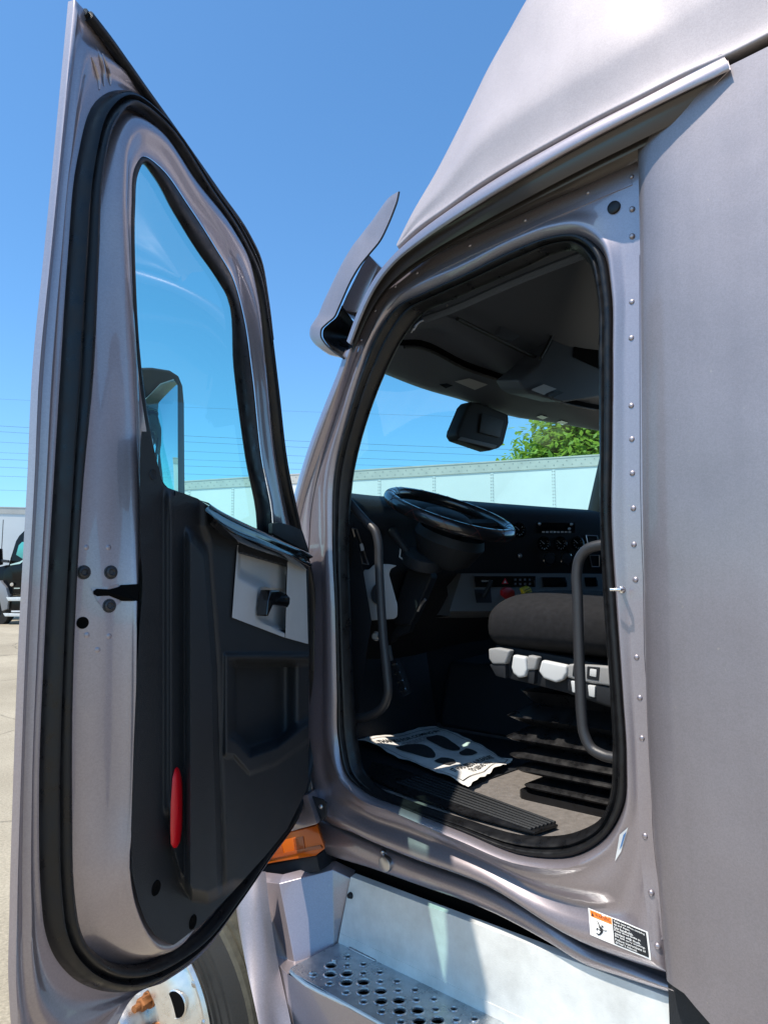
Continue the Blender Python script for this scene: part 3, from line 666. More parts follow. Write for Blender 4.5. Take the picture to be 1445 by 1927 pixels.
grv.build('sidewall_ring', TYRE, wh)
rim = MB(); rim.lathe(WC, ax, [(r_*1.12, h_) for r_, h_ in [(.302, .0), (.305, .02), (.298, .028), (.285, .02), (.275, .005), (.262, -.004), (.250, .002), (.235, .02), (.19, .032), (.15, .034), (.146, .02), (.10, .018), (.096, .085), (.085, .10), (0, .104)]], 72)
aw = ax.orthogonal().normalized(); bw_ = ax.cross(aw)
def wp(r, a, h): return WC+(aw*math.cos(a)+bw_*math.sin(a))*r+ax*h
hh = MB()
_r = ray(347, 1880); _h = CAM+_r*((WC-CAM).dot(ax)/_r.dot(ax))-WC
a0 = math.atan2(_h.dot(bw_), _h.dot(aw))
hh = rim
for k in range(10):
    a = a0+k*math.pi/5; c = wp(.238, a, .0245)
    hh.lathe(c, ax, [(.039, .003), (.036, .0055), (.0345, .003), (.034, -.02)], 24)
rim.build('rim', WHEELALU, wh, 40)
for k in range(10):
    a = a0+k*math.pi/5; c = wp(.238, a, .0295); hk = MB(); hk.lathe(c, ax, [(0, -.001), (.0342, -.001)], 24); hk.build('hand_hole', HOLE, wh)
for k in range(10):
    a = a0+.25+k*math.pi/5; c = wp(.137, a, .018)
    n_ = MB(); n_.lathe(c, ax, [(.024, 0), (.024, .006), (.019, .008)], 20); n_.lathe(c, ax, [(.019, .006), (.019, .035), (.016, .04), (.010, .041)], 6); n_.lathe(c, ax, [(.010, .035), (.010, .06), (0, .062)], 12)
    n_.build('lug_nut', RUST, wh, 25)
for k in range(20):
    a = a0+.1+k*math.pi/10; c = wp(.323, a, .0225); rb_ = MB(); rb_.dome(c, ax, .010, .004, 10, 2); rb_.build('rim_clip', STEELZ, wh)
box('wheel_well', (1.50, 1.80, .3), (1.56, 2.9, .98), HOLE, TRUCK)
# hood and fender over the wheel
def hsec(y, x0, zt):
    return [Vector((x, y, z)) for x, z in [(x0+.02, .98), (x0, 1.10), (x0, 1.35), (x0+.03, zt-.22), (x0+.14, zt-.06), (x0+.38, zt), (2.55, zt+.05), (4.72-x0, zt), (4.96-x0, zt-.06), (5.07-x0, zt-.22), (5.1-x0, 1.35), (5.1-x0, .98)]]
hd = [hsec(1.98, 1.46, 1.80), hsec(2.1, 1.45, 1.80), hsec(2.5, 1.46, 1.76), hsec(2.9, 1.50, 1.68), hsec(3.12, 1.58, 1.58), hsec(3.2, 1.75, 1.40)]
grid('hood', cross([cr(h_, False, 4) for h_ in hd], 3), PAINTG, TRUCK, False, 50, False)
arch = []
for k in range(15):
    a = math.radians(80+k*6); c_, s_ = -math.cos(a), math.sin(a)
    arch.append([Vector((x, WC.y+c_*r_, WC.z+s_*r_)) for x, r_ in [(1.50, .64), (1.14, .64), (1.09, .625), (1.085, .60), (1.10, .585), (1.50, .585)]])
grid('wheel_arch', arch, PAINTG, TRUCK, False, 40)

# ------------------------------------------------------------------ driver door
DOOR = empty('driver_door', (1.5, 1.69, 1.0), TRUCK)
O = [(30,1720),(36,1500),(47,1200),(63,900),(72,700),(93,484),(112,290),(139,0),(225,95),(325,240),(410,358),(462,432),(495,510),(508,600),(522,720),(540,870),(566,995),(580,1080),(583,1250),(580,1440),(562,1530),(505,1620),(440,1714),(386,1788),(310,1846),(242,1884),(206,1952),(140,2050),(50,2010),(29,1870)]
H2 = [(78,1700),(73,1500),(84,1200),(101,900),(113,700),(127,484),(145,300),(180,190),(232,170),(300,222),(395,355),(448,432),(483,510),(497,600),(512,720),(530,870),(556,995),(574,1080),(579,1250),(576,1440),(556,1525),(499,1612),(434,1706),(380,1778),(312,1834),(245,1866),(185,1864),(130,1835),(97,1790),(83,1745)]
W0 = [(125,1700),(118,1500),(122,1200),(140,900),(160,700),(170,484),(178,330),(197,247),(232,206),(287,240),(375,365),(432,448),(470,530),(487,620),(503,740),(521,885),(548,1005),(572,1085),(577,1250),(573,1435),(550,1515),(490,1600),(425,1690),(370,1755),(310,1796),(250,1816),(205,1813),(167,1792),(142,1765),(131,1735)]
W1 = [(233,1665),(241,1500),(246,1200),(242,950),(232,700),(220,484),(218,330),(226,262),(254,221),(300,243),(370,340),(437,427),(470,488),(484,545),(500,680),(516,850),(540,990),(566,1085),(572,1250),(568,1430),(545,1505),(482,1588),(416,1678),(365,1748),(345,1775),(320,1792),(297,1793),(272,1772),(252,1735),(240,1700)]
W2 = [(247,1640),(254,1500),(258,1200),(266,950),(260,700),(246,484),(243,350),(248,290),(268,264),(302,280),(362,368),(421,450),(450,510),(470,590),(485,690),(503,860),(530,990),(560,1085),(566,1250),(562,1425),(538,1495),(472,1580),(408,1668),(362,1736),(343,1760),(320,1775),(302,1774),(280,1753),(263,1718),(252,1680)]
G = [(290,895),(287,885),(285,872),(282,850),(263,720),(249,520),(248,385),(253,318),(271,294),(303,314),(357,388),(408,468),(440,524),(460,595),(475,695),(493,860),(514,985),(514,1008),(480,1000),(450,985),(430,975),(410,965),(395,957),(380,950),(365,943),(350,935),(335,930),(320,922),(308,915),(297,905)]
GI = [(300,895),(297,885),(293,872),(288,850),(266,720),(252,525),(251,395),(257,330),(271,309),(289,331),(326,398),(370,470),(405,520),(428,560),(440,690),(462,860),(484,985),(484,1008),(465,1000),(445,988),(428,978),(410,968),(396,960),(382,953),(368,946),(353,938),(338,932),(323,925),(312,918),(303,905)]
def dl(pts, t, corners=(), sub=6): return cr([onD(p[0], p[1], t) for p in pts], True, sub, corners)
do = dl(O, 0, (7,)); dh2 = dl(H2, .004); dw0 = dl(W0, .012); tU = [1 if i <= 2 or i >= 18 else {3: .75, 4: .55, 16: .6, 17: .85}.get(i, .48) for i in range(30)]
dw1 = cr([onD(p[0], p[1], .098*tU[i]) for i, p in enumerate(W1)], True, 6); dw2 = cr([onD(p[0], p[1], .112*tU[i]) for i, p in enumerate(W2)], True, 6); tG = [.104*tU[i] if 4 <= i <= 16 else .035 for i in range(30)]; tG[3] = .055; tG[17] = .055
dg = cr([onD(p[0], p[1], tG[i]) for i, p in enumerate(G)], True, 6); dgi = cr([onD(p[0], p[1], min(.036, tG[i]-.005)) for i, p in enumerate(GI)], True, 6)
N_ = DN
hem = [a.lerp(b, .34)-N_*.004 for a, b in zip(do, dh2)]; hem2 = [a.lerp(b, .50)+N_*.006 for a, b in zip(do, dh2)]; hem3 = [a.lerp(b, .78)+N_*(-.004) for a, b in zip(do, dh2)]
ext0 = [p-N_*.006 for p in do]
shell = grid('door_shell', cross([ext0, [p+N_*.003 for p in do], hem, hem2, hem3, dh2, [a.lerp(b, .5) for a, b in zip(dh2, dw0)], dw0], 3), PAINTG, DOOR, True, 60)
wmid = [a.lerp(b, .5)-DD*.004 for a, b in zip(dw0, dw1)]
wmid0 = [a.lerp(b, .12)-DD*.008 for a, b in zip(dw0, dw1)]
inner = grid('door_inner_frame', cross([dw0, wmid0, wmid, dw1, [a.lerp(b, .45)+N_*.007 for a, b in zip(dw1, dw2)], dw2], 3)+[[a.lerp(b, .5)-N_*(.003 if 4*6 <= k <= 16*6 else .024) for k, (a, b) in enumerate(zip(dw2, dg))], dg], PAINTG, DOOR, True, 60)
# weather seal with two beads
sA = [a.lerp(b, .16)+N_*.020 for a, b in zip(dh2, dw0)]; sB = [a.lerp(b, .36)+N_*.026 for a, b in zip(dh2, dw0)]; sC = [a.lerp(b, .5)+N_*.014 for a, b in zip(dh2, dw0)]; sD = [a.lerp(b, .7)+N_*.03 for a, b in zip(dh2, dw0)]; sE = [a.lerp(b, .92)+N_*.024 for a, b in zip(dh2, dw0)]
sF = [a.lerp(b, 1.06)+N_*.008 for a, b in zip(dh2, dw0)]
grid('door_seal', cross([[p-N_*.004 for p in dh2], sA, sB, sC, sD, sE, sF], 3), RUBBER, DOOR, True, 70)
# run channel of the window
gk = [a.lerp(b, .4)+N_*.004 for a, b in zip(dg, dgi)]; gk2 = [a.lerp(b, .75)+N_*.006 for a, b in zip(dg, dgi)]
grid('window_gasket', cross([[p-N_*.002 for p in dg], gk, gk2, dgi, dl(GI, .02)], 2), RUBBER, DOOR, True, 60)
gl = dl(GI, .024); c0 = sum(gl, Vector())/len(gl)
mesh('window_glass', [p for p in gl], [tuple(range(len(gl)))], GLASS, DOOR, smooth=False)
# outer skin with its window hole
ge = dl(G, -.012)
grid('outer_skin', cross([do, [p-N_*.012 for p in do], [a.lerp(b, .04)-N_*.018 for a, b in zip(do, ge)], [p-N_*.004 for p in ge], dl(G, .008)], 1), PAINTG, DOOR, True, 40)
# drip strip on the slanted upper edge
ds = cr([onD(x, y, .012) for x, y in [(167,30),(200,72),(250,142),(325,246),(410,366),(462,440),(486,490),(499,560),(509,640)]], False, 6)
b = MB(); b.tube(ds, .0105, 10); b.tube([p+DD*.006-N_*.006+Vector((0, 0, .004)) for p in ds], .009, 8); b.build('drip_strip', RUBBER, DOOR)
bvd = bvh_of([inner, shell])
# louvres pressed in the top corner
b = MB()
for pts in [[(172,108),(180,128),(186,150),(187,169)], [(181,87),(189,108),(195,135),(196,162)], [(193,101),(200,120),(206,140),(208,160)]]:
    pp = [hit(bvd, *p) for p in pts]
    if all(q[0] is not None for q in pp): b.tube(cr([l+nr*.0005 for l, nr in pp], False, 4), lambda f: .0012+.0035*math.sin(math.pi*f), 8)
if b.v: b.build('pressed_louvre', PAINTG, DOOR)
# latch: screws, slot, hole
for p in [(158,1077),(209,1077),(206,1140)]:
    l, nr = hit(bvd, *p)
    if l is None: continue
    b = MB(); b.lathe(l, nr, [(.0125, 0), (.0125, .0012), (.0105, .0014)], 20); b.lathe(l, nr, [(.0105, .001), (.0095, .004), (.006, .0055), (.004, .003), (0, .003)], 20); b.build('latch_screw', BLACKM, DOOR)
def wallpatch(name, poly, matl, lift, depth=None):
    vs = []
    for p in poly:
        l, nr = hit(bvd, *p)
        vs.append(l+nr*lift)
    return mesh(name, vs, [tuple(range(len(vs)))], matl, DOOR, smooth=False)
wallpatch('latch_recess', [(171,1106),(205,1104),(222,1099),(262,1096),(262,1134),(226,1134),(214,1146),(200,1152),(184,1132)], PAINT, .0012)
wallpatch('latch_slot', [(176,1112),(182,1108),(206,1109),(224,1104),(226,1101),(259,1099),(259,1131),(229,1131),(222,1128),(205,1121),(183,1122),(176,1118)], HOLE, .0024)
l, nr = hit(bvd, 156, 1172); b = MB(); b.lathe(l+nr*.001, nr, [(0, 0), (.0075, 0), (.009, .0008), (.0105, 0)], 18); b.build('drain_hole', HOLE, DOOR)
for p in [(164,1195),(184,1223),(206,1197),(205,1030),(164,1030)]:
    l, nr = hit(bvd, *p)
    if l: b = MB(); b.dome(l-nr*.001, nr, .006, .0018); b.build('spot_weld', PAINTG, DOOR)

# trim panel
Lf = [(812,267),(850,264),(950,263),(1040,265),(1090,269),(1130,267),(1180,263),(1260,258),(1400,252),(1560,247),(1640,248),(1700,262),(1735,275),(1760,292),(1772,312),(1778,325)]
Rf = [(812,283),(840,289),(908,306),(917,314),(928,345),(938,372),(950,390),(995,484),(1020,536),(1038,572),(1045,577),(1065,580),(1200,582),(1470,580),(1490,575),(1560,541),(1610,500),(1660,455),(1700,418),(1740,378),(1765,345),(1775,332),(1778,327)]
RBt = [(318,1540),(325,1610),(340,1662),(362,1694),(392,1700),(440,1676),(600,1676)]
PB = [(440,1395),(470,1428),(520,1410),(580,1366)]
def ttrim(x, y):
    r = sm(306, 322, x)*sm(-4, 24, lerp1(RBt, x)-y)
    r *= sm(905, 940, y) if x < 330 else 1
    xr = lerp1([(990,372),(1020,382),(1250,399),(1650,410)], y)
    top = lerp1([(330,985),(345,984),(365,996),(385,1025)], x)
    c = sm(346, 360, x)*(1-sm(xr-2, xr+10, x))*sm(top-4, top+30, y)
    t = .124+.026*r+.046*c*r
    t += r*.016*sm(xr, xr+20, x)
    t += r*.018*sm(1300, 1520, y)*sm(xr-20, xr+60, x)
    pk = sm(428, 446, x)*sm(1238, 1256, y)*sm(0, 24, lerp1(PB, x)-y)*(1-.0*sm(570, 580, x))
    t -= pk*.080*(1-.8*sm(530, 566, x))
    pk2 = sm(418, 428, x)*sm(1226, 1234, y)*sm(-34, -22, lerp1(PB, x)-y)
    t += .012*max(0, pk2-sm(434, 444, x)*sm(1240, 1248, y)*sm(0, 14, lerp1(PB, x)-y))
    t -= .068*sm(444, 452, x)*(1-sm(572, 577, x))*sm(0, 5, y-lerp1([(440,1036),(580,1076)], x))*sm(0, 6, lerp1([(437,1156),(580,1204)], x)-y)
    # soft vertical score line left of the raised face
    t -= .004*math.exp(-((x-318)/3.5)**2)*sm(930, 990, y)*(1-sm(1480, 1540, y))
    return t
trows = []
ysamp = [812, 818, 826, 836, 848, 862] + [873+2.6*k for k in range(347)] + [1774, 1778]
NX = 210
for y in ysamp:
    a, c = lerp1(Lf, y), lerp1(Rf, y); xs = [min(c, max(a, 250+i*332/NX)) for i in range(NX+1)]; xs[0] = a; xs[-1] = c
    row = [onD(x, y, ttrim(x, y)) for x in xs]
    row = [onD(a, y, .104), onD(a+.8, y, .114)]+row[0:]+[onD(c, y, ttrim(c, y)-.006), onD(c, y, .10)]
    trows.append(row)
trim = grid('trim_panel', trows, PLAST, DOOR, False, 45)
bvt = bvh_of([trim])
# belt rail, gloss black
b0 = [(376,941),(392,950),(430,969),(484,995),(536,1020),(570,1036),(577,1041)]
b1_ = [(386,960),(402,975),(436,996),(484,1016),(536,1038),(570,1052),(579,1056)]
b2_ = [(396,985),(414,1001),(446,1018),(488,1034),(536,1050),(570,1066),(580,1070)]
g0 = cr([onD(x, y, .170) for x, y in b0], False, 5); g1 = cr([onD(x, y, .235-.02*i/6) for i, (x, y) in enumerate(b1_)], False, 5); g2 = cr([onD(x, y, .205) for x, y in b2_], False, 5); g3 = cr([onD(x, y+4, .165) for x, y in b2_], False, 5)
rows_b = cross([g0, [a.lerp(b, .5)+N_*.018 for a, b in zip(g0, g1)], g1, [a.lerp(b, .5)+N_*.012 for a, b in zip(g1, g2)], g2, g3], 3)
grid('belt_rail', rows_b, GLOSSB, DOOR, False, 60)
# grey handle plate with a scooped recess
def gplate(name, poly_top, poly_bot, tf, matl, nx=44, ny=40):
    rows = []
    for j in range(ny+1):
        f = j/ny; row = []
        for i in range(nx+1):
            u = i/nx; x0 = lerp1(poly_top, u*100) if False else None
            xa = poly_top[0][0]+(poly_top[1][0]-poly_top[0][0])*u; ya = poly_top[0][1]+(poly_top[1][1]-poly_top[0][1])*u
            xb = poly_bot[0][0]+(poly_bot[1][0]-poly_bot[0][0])*u; yb = poly_bot[0][1]+(poly_bot[1][1]-poly_bot[0][1])*u
            x, y = xa+(xb-xa)*f, ya+(yb-ya)*f
            row.append(onD(x, y, tf(x, y)))
        rows.append(row)
    sk = []
    return grid(name, rows, matl, DOOR, False, 40)
def tface(x, y): return .124+.026+.016*sm(380, 402, x)
def tpl(x, y):
    base = tface(x, y)+.006
    ed = lerp1([(1022,446),(1090,443),(1160,438)], y)
    rec = sm(446, 452, x)*(1-sm(538, 541, x))*sm(1020, 1040, y)
    low = sm(0, 26, (1090+(x-446)*.55)-y)        # upper scoop
    scoop = sm(482, 500, x)*sm(1100, 1112, y)*sm(0, 10, (1193-(536-x)*.5)-y)
    return base-.056*rec*max(low*.75, scoop)
gp = gplate('handle_plate', [(447,1026),(539,1056)], [(437,1162),(536,1200)], tpl, GREYP)
gp2 = gplate('hinge_side_plate', [(541,1057),(576,1070)], [(537,1200),(580,1212)], lambda x, y: tface(x, y)+.007, GREYP, 8, 20)
hb = cr([onD(x, y, t) for x, y, t in [(488,1140,.155),(486,1122,.19),(490,1112,.20),(508,1113,.205),(524,1122,.205),(527,1132,.20)]], False, 4)
prism('pull_handle', [onD(x, y, .178) for x, y in [(490,1110),(506,1111),(520,1117),(527,1125),(526,1137),(522,1143),(494,1138),(484,1160),(482,1158),(485,1130)]], N_*.028, GLOSSB, DOOR, .005, 3)
# reflector and trim holes
rp = [(333,1443),(338,1447),(342,1462),(343,1500),(342,1560),(339,1586),(333,1595),(327,1596),(322,1588),(321,1560),(322,1510),(325,1465),(329,1448)]
rr_ = [onD(x, y, .1535) for x, y in rp]
cen = onD(332, 1520, .157)
rows_r = [[onD(x, y, .12) for x, y in rp], rr_, [p.lerp(cen, .12)+N_*.003 for p in rr_], [p.lerp(cen, .4)+N_*.005 for p in rr_], [p.lerp(cen, .97)+N_*.005 for p in rr_]]
grid('red_reflector', rows_r, RED, DOOR, True, 60, False)
for px, py in ((294, 1671), (363, 1735), (288, 893)):
    l, nr = hit(bvt, px, py)
    if l: b = MB(); b.lathe(l+nr*.0012, nr, [(0, -.0005), (.011 if px != 288 else .008, -.0005), (.0125 if px != 288 else .010, .0006), (.014 if px != 288 else .011, -.0015)], 20); b.build('trim_clip_hole', HOLE if px != 288 else PLASTD, DOOR)
# small black quarter cover at the front of the glass
prism('sail_cover', [onD(x, y, .108) for x, y in [(505,985),(520,983),(543,990),(562,998),(576,1040),(540,1023),(505,1004)]], N_*.012, PLAST, DOOR, .003)

# door mirror outside the glass
MIR = DOOR
mo = [(240,692),(290,691),(322,696),(338,706),(346,726),(349,760),(350,900),(352,1010),(240,1010)]
mp = [onD(x, y, -.40) for x, y in mo]
prism('mirror_housing', mp, N_*-.10, BLACKM, MIR, .012, 3)
mg = [onD(x, y, -.398) for x, y in [(278,745),(300,722),(325,713),(333,725),(334,1000),(262,1000),(262,760)]]
prism('mirror_face', mg, N_*.004, MIRROR, MIR, .002)
tube('mirror_arm', cr([onD(330, 1005, -.45), onD(420, 1030, -.30), onD(520, 1040, -.10), onD(550, 1045, -.01)], False, 6), .02, BLACKM, MIR)

# ------------------------------------------------------------------ cab interior
ZF = 1.150
cab = empty('cab_interior', (2.5, 1.0, ZF), TRUCK)
box('floor_pan', (1.52, -.6, ZF-.06), (3.65, 2.1, ZF), CARPET, cab)
box('firewall', (1.56, 2.0, ZF), (3.65, 2.06, 1.95), PLASTD, cab)
box('far_wall', (3.62, -.7, ZF), (3.68, 2.06, 2.0), PLASTD, cab)
box('far_wall_upper', (3.62, -.7, 2.0), (3.68, .3, 2.9), PLASTD, cab)
box('sleeper_curtain', (1.56, -.75, ZF), (3.65, -.7, 2.95), PLASTD, cab)
box('roof_lining', (1.58, -.7, 2.86), (3.65, .9, 2.90), HEADM, cab)
box('side_lining', (1.56, -.7, ZF), (1.60, .60, 2.9), PLASTD, cab)
box('roof_side_lining', (1.58, .55, 2.66), (1.60, 1.0, 2.86), PLASTD, cab)
box('sleeper_seal_panel', (1.505, -1.9, .3), (1.515, .60, 3.0), PLASTD, cab)
# engine tunnel and dark carpet footwell
prism('engine_tunnel', [(2.48, .2, ZF), (2.56, .2, 1.42), (3.2, .2, 1.46), (3.3, .2, ZF)], Vector((0, 1.75, 0)), PLASTD, cab, .03, 3)
prism('footwell_carpet', [(1.60, 1.93, ZF+.002), (2.46, 1.93, ZF+.002), (2.46, 1.995, 1.50), (1.60, 1.995, 1.50)], Vector((0, .01, .01)), PLASTD, cab)
b = MB(); b.box((1.62, 1.30, ZF), (2.44, 1.925, ZF+.004)); b.build('footwell_mat', PLASTD, cab)
# sill plate
sq = [onZ(x, y, ZF+.012) for x, y in [(745,1468),(1000,1560),(1046,1547),(800,1456)]]
sill = prism('sill_plate', [onZ(x, y, ZF+.008) for x, y in [(690,1462),(754,1492),(880,1537),(1005,1571),(1050,1556),(905,1508),(760,1452),(700,1435)]], Vector((0, 0, .006)), RUBBER, TRUCK, .002)
b = MB()
for k in range(7):
    f = k/6; a = onZ(748+52*f, 1472-14*f, ZF+.015); c = onZ(1000+44*f, 1561-13*f, ZF+.015); b.tube([a, a.lerp(c, .5), c], .0042, 6)
b.build('sill_rib', PLAST, cab)
b = MB(); b.box((1.56, .70, ZF), (1.66, .80, ZF+.016)); b.build('sill_end', PLAST, cab)
# dashboard
drow = [
 [(650,936,1.72),(740,944,1.74),(880,951,1.71),(990,957,1.62),(1060,961,1.54),(1140,966,1.44)],
 [(652,958,1.68),(740,964,1.70),(880,968,1.68),(990,974,1.585),(1060,977,1.505),(1140,980,1.41)],
 [(655,1010,1.68),(740,1010,1.72),(880,1010,1.70),(990,1000,1.575),(1060,1000,1.495),(1140,1000,1.40)],
 [(660,1074,1.70),(740,1074,1.74),(866,1077,1.70),(990,1077,1.585),(1060,1077,1.505),(1140,1078,1.41)],
 [(660,1160,1.80),(760,1160,1.84),(850,1162,1.76),(960,1160,1.66),(1060,1160,1.56),(1140,1160,1.47)],
 [(664,1240,1.92),(770,1235,1.95),(850,1215,1.86),(960,1200,1.78),(1060,1200,1.70),(1140,1200,1.62)]]
dr = [cr([onY(*p) for p in r], False, 5) for r in drow]
topback = [p+Vector((0, .45, .006)) for p in dr[0]]
dash = grid('dashboard', cross([topback, dr[0], dr[1], dr[2], dr[3], dr[4], dr[5]], 3), DASHM, TRUCK, False, 50)
# grey centre wing
wt = [(868,1079,1.685),(930,1079,1.63),(990,1079,1.57),(1060,1079,1.49),(1140,1080,1.395)]
wb = [(846,1150,1.655),(915,1150,1.60),(980,1147,1.54),(1060,1147,1.465),(1140,1147,1.37)]
wl_ = [(848,1159,1.70),(915,1159,1.65),(980,1157,1.59),(1060,1157,1.52),(1140,1157,1.43)]
g0 = cr([onY(*p) for p in wt], False, 5); g1 = cr([onY(*p) for p in wb], False, 5); g2 = cr([onY(*p) for p in wl_], False, 5)
wing = grid('dash_wing', [[p+Vector((0, .06, 0)) for p in g0], g0, [a.lerp(b, .5) for a, b in zip(g0, g1)], g1, g2, [p+Vector((0, .08, -.01)) for p in g2]], GREYD, TRUCK, False, 30)
# end cap of the wing
prism('dash_wing_end', [g0[0], g1[0], g2[0], g2[0]+Vector((.02, .1, 0)), g0[0]+Vector((.0, .08, 0))], Vector((.01, 0, 0)), GREYD, cab)
bvw = bvh_of([wing]); bva = bvh_of([dash])
def dquad(name, q, matl, lift, parent, b): return decal(name, q, matl, parent, lift, b, 4, 2)
sw = dquad('switch_strip', [(889,1085),(1006,1085),(1006,1105),(892,1105)], GLOSSB, .004, wing, bvw)
dquad('switch_strip', [(1017,1087),(1062,1087),(1065,1105),(1020,1105)], GLOSSB, .004, wing, bvw)
dquad('switch_strip', [(1098,1087),(1120,1087),(1123,1104),(1100,1104)], GLOSSB, .004, wing, bvw)
for q in ([(888,1084),(890,1084),(893,1105),(891,1105)], [(1002,1093),(1005,1093),(1006,1104),(1003,1104)], [(1016,1087),(1018,1087),(1021,1105),(1019,1105)], [(1061,1093),(1064,1093),(1065,1104),(1062,1104)], [(1119,1093),(1122,1093),(1123,1104),(1120,1104)]):
    dquad('chrome_edge', q, CHROME, .006, wing, bvw)
decal('hazard_button', [(942,1100),(955,1100),(955,1089),(942,1089)], mat('hazard_red', (.6, .02, .03), .4), wing, .006, bvw, 0, 0, [(0, 0), (1, 0), (.5, 1)], [(0, 1, 2)])
decal('hazard_button', [(946,1098.5),(951,1098.5),(951,1093),(946,1093)], LBLW, wing, .0068, bvw, 0, 0, [(0, 0), (1, 0), (.5, 1)], [(0, 1, 2)])
v, f, a = text2d('TRAILER BRAKE', .01); decal('lettering', [(904,1096),(925,1096),(925,1093),(904,1093)], LBLW, wing, .006, bvw, 0, 0, v, f)
for k in range(4):
    for r in range(2): dquad('switch_symbol', [(966+k*9, 1090+r*8),(970+k*9, 1090+r*8),(970+k*9, 1094+r*8),(966+k*9, 1094+r*8)], GREYD, .006, wing, bvw)
dquad('shifter_pocket', [(891,1110),(922,1110),(924,1135),(895,1135)], PLASTD, .004, wing, bvw)
l, nr = hit(bvw, 909, 1124); l2, _ = hit(bvw, 913, 1100)
b = MB(); b.tube([l+nr*.002, l.lerp(l2, .5)+nr*.03, l2+nr*.04], .009, 8); b.build('shift_lever', PLASTD, wing)
l, nr = hit(bvw, 957, 1116); prism('red_air_knob', [onY(957+12*math.cos(math.pi/8+k*math.pi/4), 1117+12*math.sin(math.pi/8+k*math.pi/4), l.y-.05) for k in range(8)], Vector((.004, .016, .004)), REDK, wing, .003)
b = MB(); b.tube([l, onY(957, 1117, l.y-.035)], .008, 8); b.build('knob_stem', PLASTD, wing)
l, nr = hit(bvw, 993, 1118); e = Vector((math.sin(.9), 0, math.cos(.9)))
prism('yellow_air_knob', [onY(x, y, l.y-.05) for x, y in [(982,1110),(986,1107),(995,1104),(998,1106),(1004,1120),(1003,1126),(990,1128)]], Vector((.004, .016, .004)), YELLOW, wing, .002)
b = MB(); b.tube([l, onY(993, 1117, l.y-.035)], .008, 8); b.build('knob_stem', PLASTD, wing)
for a_, c_ in [((987,1111),(996,1107)),((989,1115),(999,1111))]:
    b = MB(); b.tube([onY(*a_, l.y-.0508), onY(*c_, l.y-.0508)], .0012, 4); b.build('knob_marking', INK, wing)
for k, (x, y) in enumerate([(952, 1112), (954, 1117), (950, 1121)]): pass
for k in range(6): dquad('vent_slot', [(1024+k*8.5,1112),(1029+k*8.5,1112),(1030+k*8.5,1118),(1025+k*8.5,1118)], HOLE, .003, wing, bvw)
# radio, gauges, vents on the dash face
rad = dquad('radio', [(1008,984),(1080,985),(1080,1003),(1008,1003)], GLOSSB, .005, dash, bva)
for k in range(8): dquad('radio_key', [(1018+k*7,1000),(1023+k*7,1000),(1023+k*7,1003),(1018+k*7,1003)], GREYP, .007, dash, bva)
for x, y in [(1013,987),(1073,988),(1069,996)]:
    l, nr = hit(bva, x, y); b = MB(); b.dome(l+nr*.004, nr, .007, .01, 12); b.build('radio_knob', STEELZ, dash)
for x, y in [(1022,1024),(1053,1024),(1085,1023),(975,998)]:
    l, nr = hit(bva, x, y); b = MB(); b.lathe(l, nr, [(.032, .0), (.032, .01), (.027, .011), (.026, .004), (0, .004)], 28); b.build('gauge', GLOSSB, dash, 30)
    b = MB()
    for k in range(9):
        a = math.radians(-40+k*32.5); u = nr.cross(Vector((0, 0, 1))).normalized(); v_ = nr.cross(u); dirv = u*math.cos(a)+v_*math.sin(a)
        b.tube([l+nr*.006+dirv*.018, l+nr*.006+dirv*.024], .0009, 4)
    b.tube([l+nr*.007, l+nr*.007+(u*.6+v_*-.5)*.02], .0012, 4)
    b.build('gauge_marking', GREYP, dash)
for x, y in [(1030,1051),(1062,1051)]:
    l, nr = hit(bva, x, y); b = MB(); b.lathe(l, nr, [(.031, .002), (.031, .012), (.027, .013), (.026, .006)], 28); b.build('dial_ring', CHROME, dash, 30)
    b = MB(); b.lathe(l, nr, [(.026, .006), (.022, .02), (0, .022)], 24); b.build('climate_dial', PLASTD, dash, 30)
l, nr = hit(bva, 978, 1046); b = MB(); b.dome(l, nr, .010, .006); b.build('ignition_lock', STEELZ, dash)
for q in ([(1101,1008),(1122,1009),(1124,1022),(1104,1022)], [(1108,1045),(1126,1045),(1126,1066),(1112,1066)]):
    pp = [hit(bva, *p) for p in q]; b = MB(); b.tube([l+n*.004 for l, n in pp]+[pp[0][0]+pp[0][1]*.004], .0025, 6); b.build('tray_bezel', STEELZ, dash)
# driver side vent and lower pod
vq = [(661,994),(669,996),(691,1062),(680,1060)]
pp = [hit(bva, *p) for p in vq]
if all(p[0] for p in pp):
    b = MB(); b.tube([l+n*.005 for l, n in pp]+[pp[0][0]+pp[0][1]*.005], .003, 6); b.build('vent_bezel', STEELZ, dash)
    dquad('vent_tab', [(673,1024),(679,1022),(682,1035),(676,1037)], GREYP, .008, dash, bva)
podp = [V(x, y, 1.78) for x, y in [(678,1072),(694,1072),(704,1062),(728,1061),(748,1064),(736,1070),(732,1080),(748,1138),(748,1160),(742,1165),(698,1168),(690,1140)]]
pod = prism('lower_dash_pod', podp, Vector((.12, .12, 0)), GREYP, TRUCK, .006)
b = MB(); b.lathe(V(718, 1118, 1.779), (-1, -.4, 0), [(0, .001), (.035, .001), (.037, .003), (.039, 0)], 28); b.build('headlight_switch', PLASTD, pod)
# left kick trim beside the pillar
prism('pillar_kick_trim', [V(x, y, 1.70) for x, y in [(650,940),(662,945),(700,1168),(690,1230),(668,1400),(640,1420)]], Vector((.02, .1, 0)), PLASTD, cab, .004)

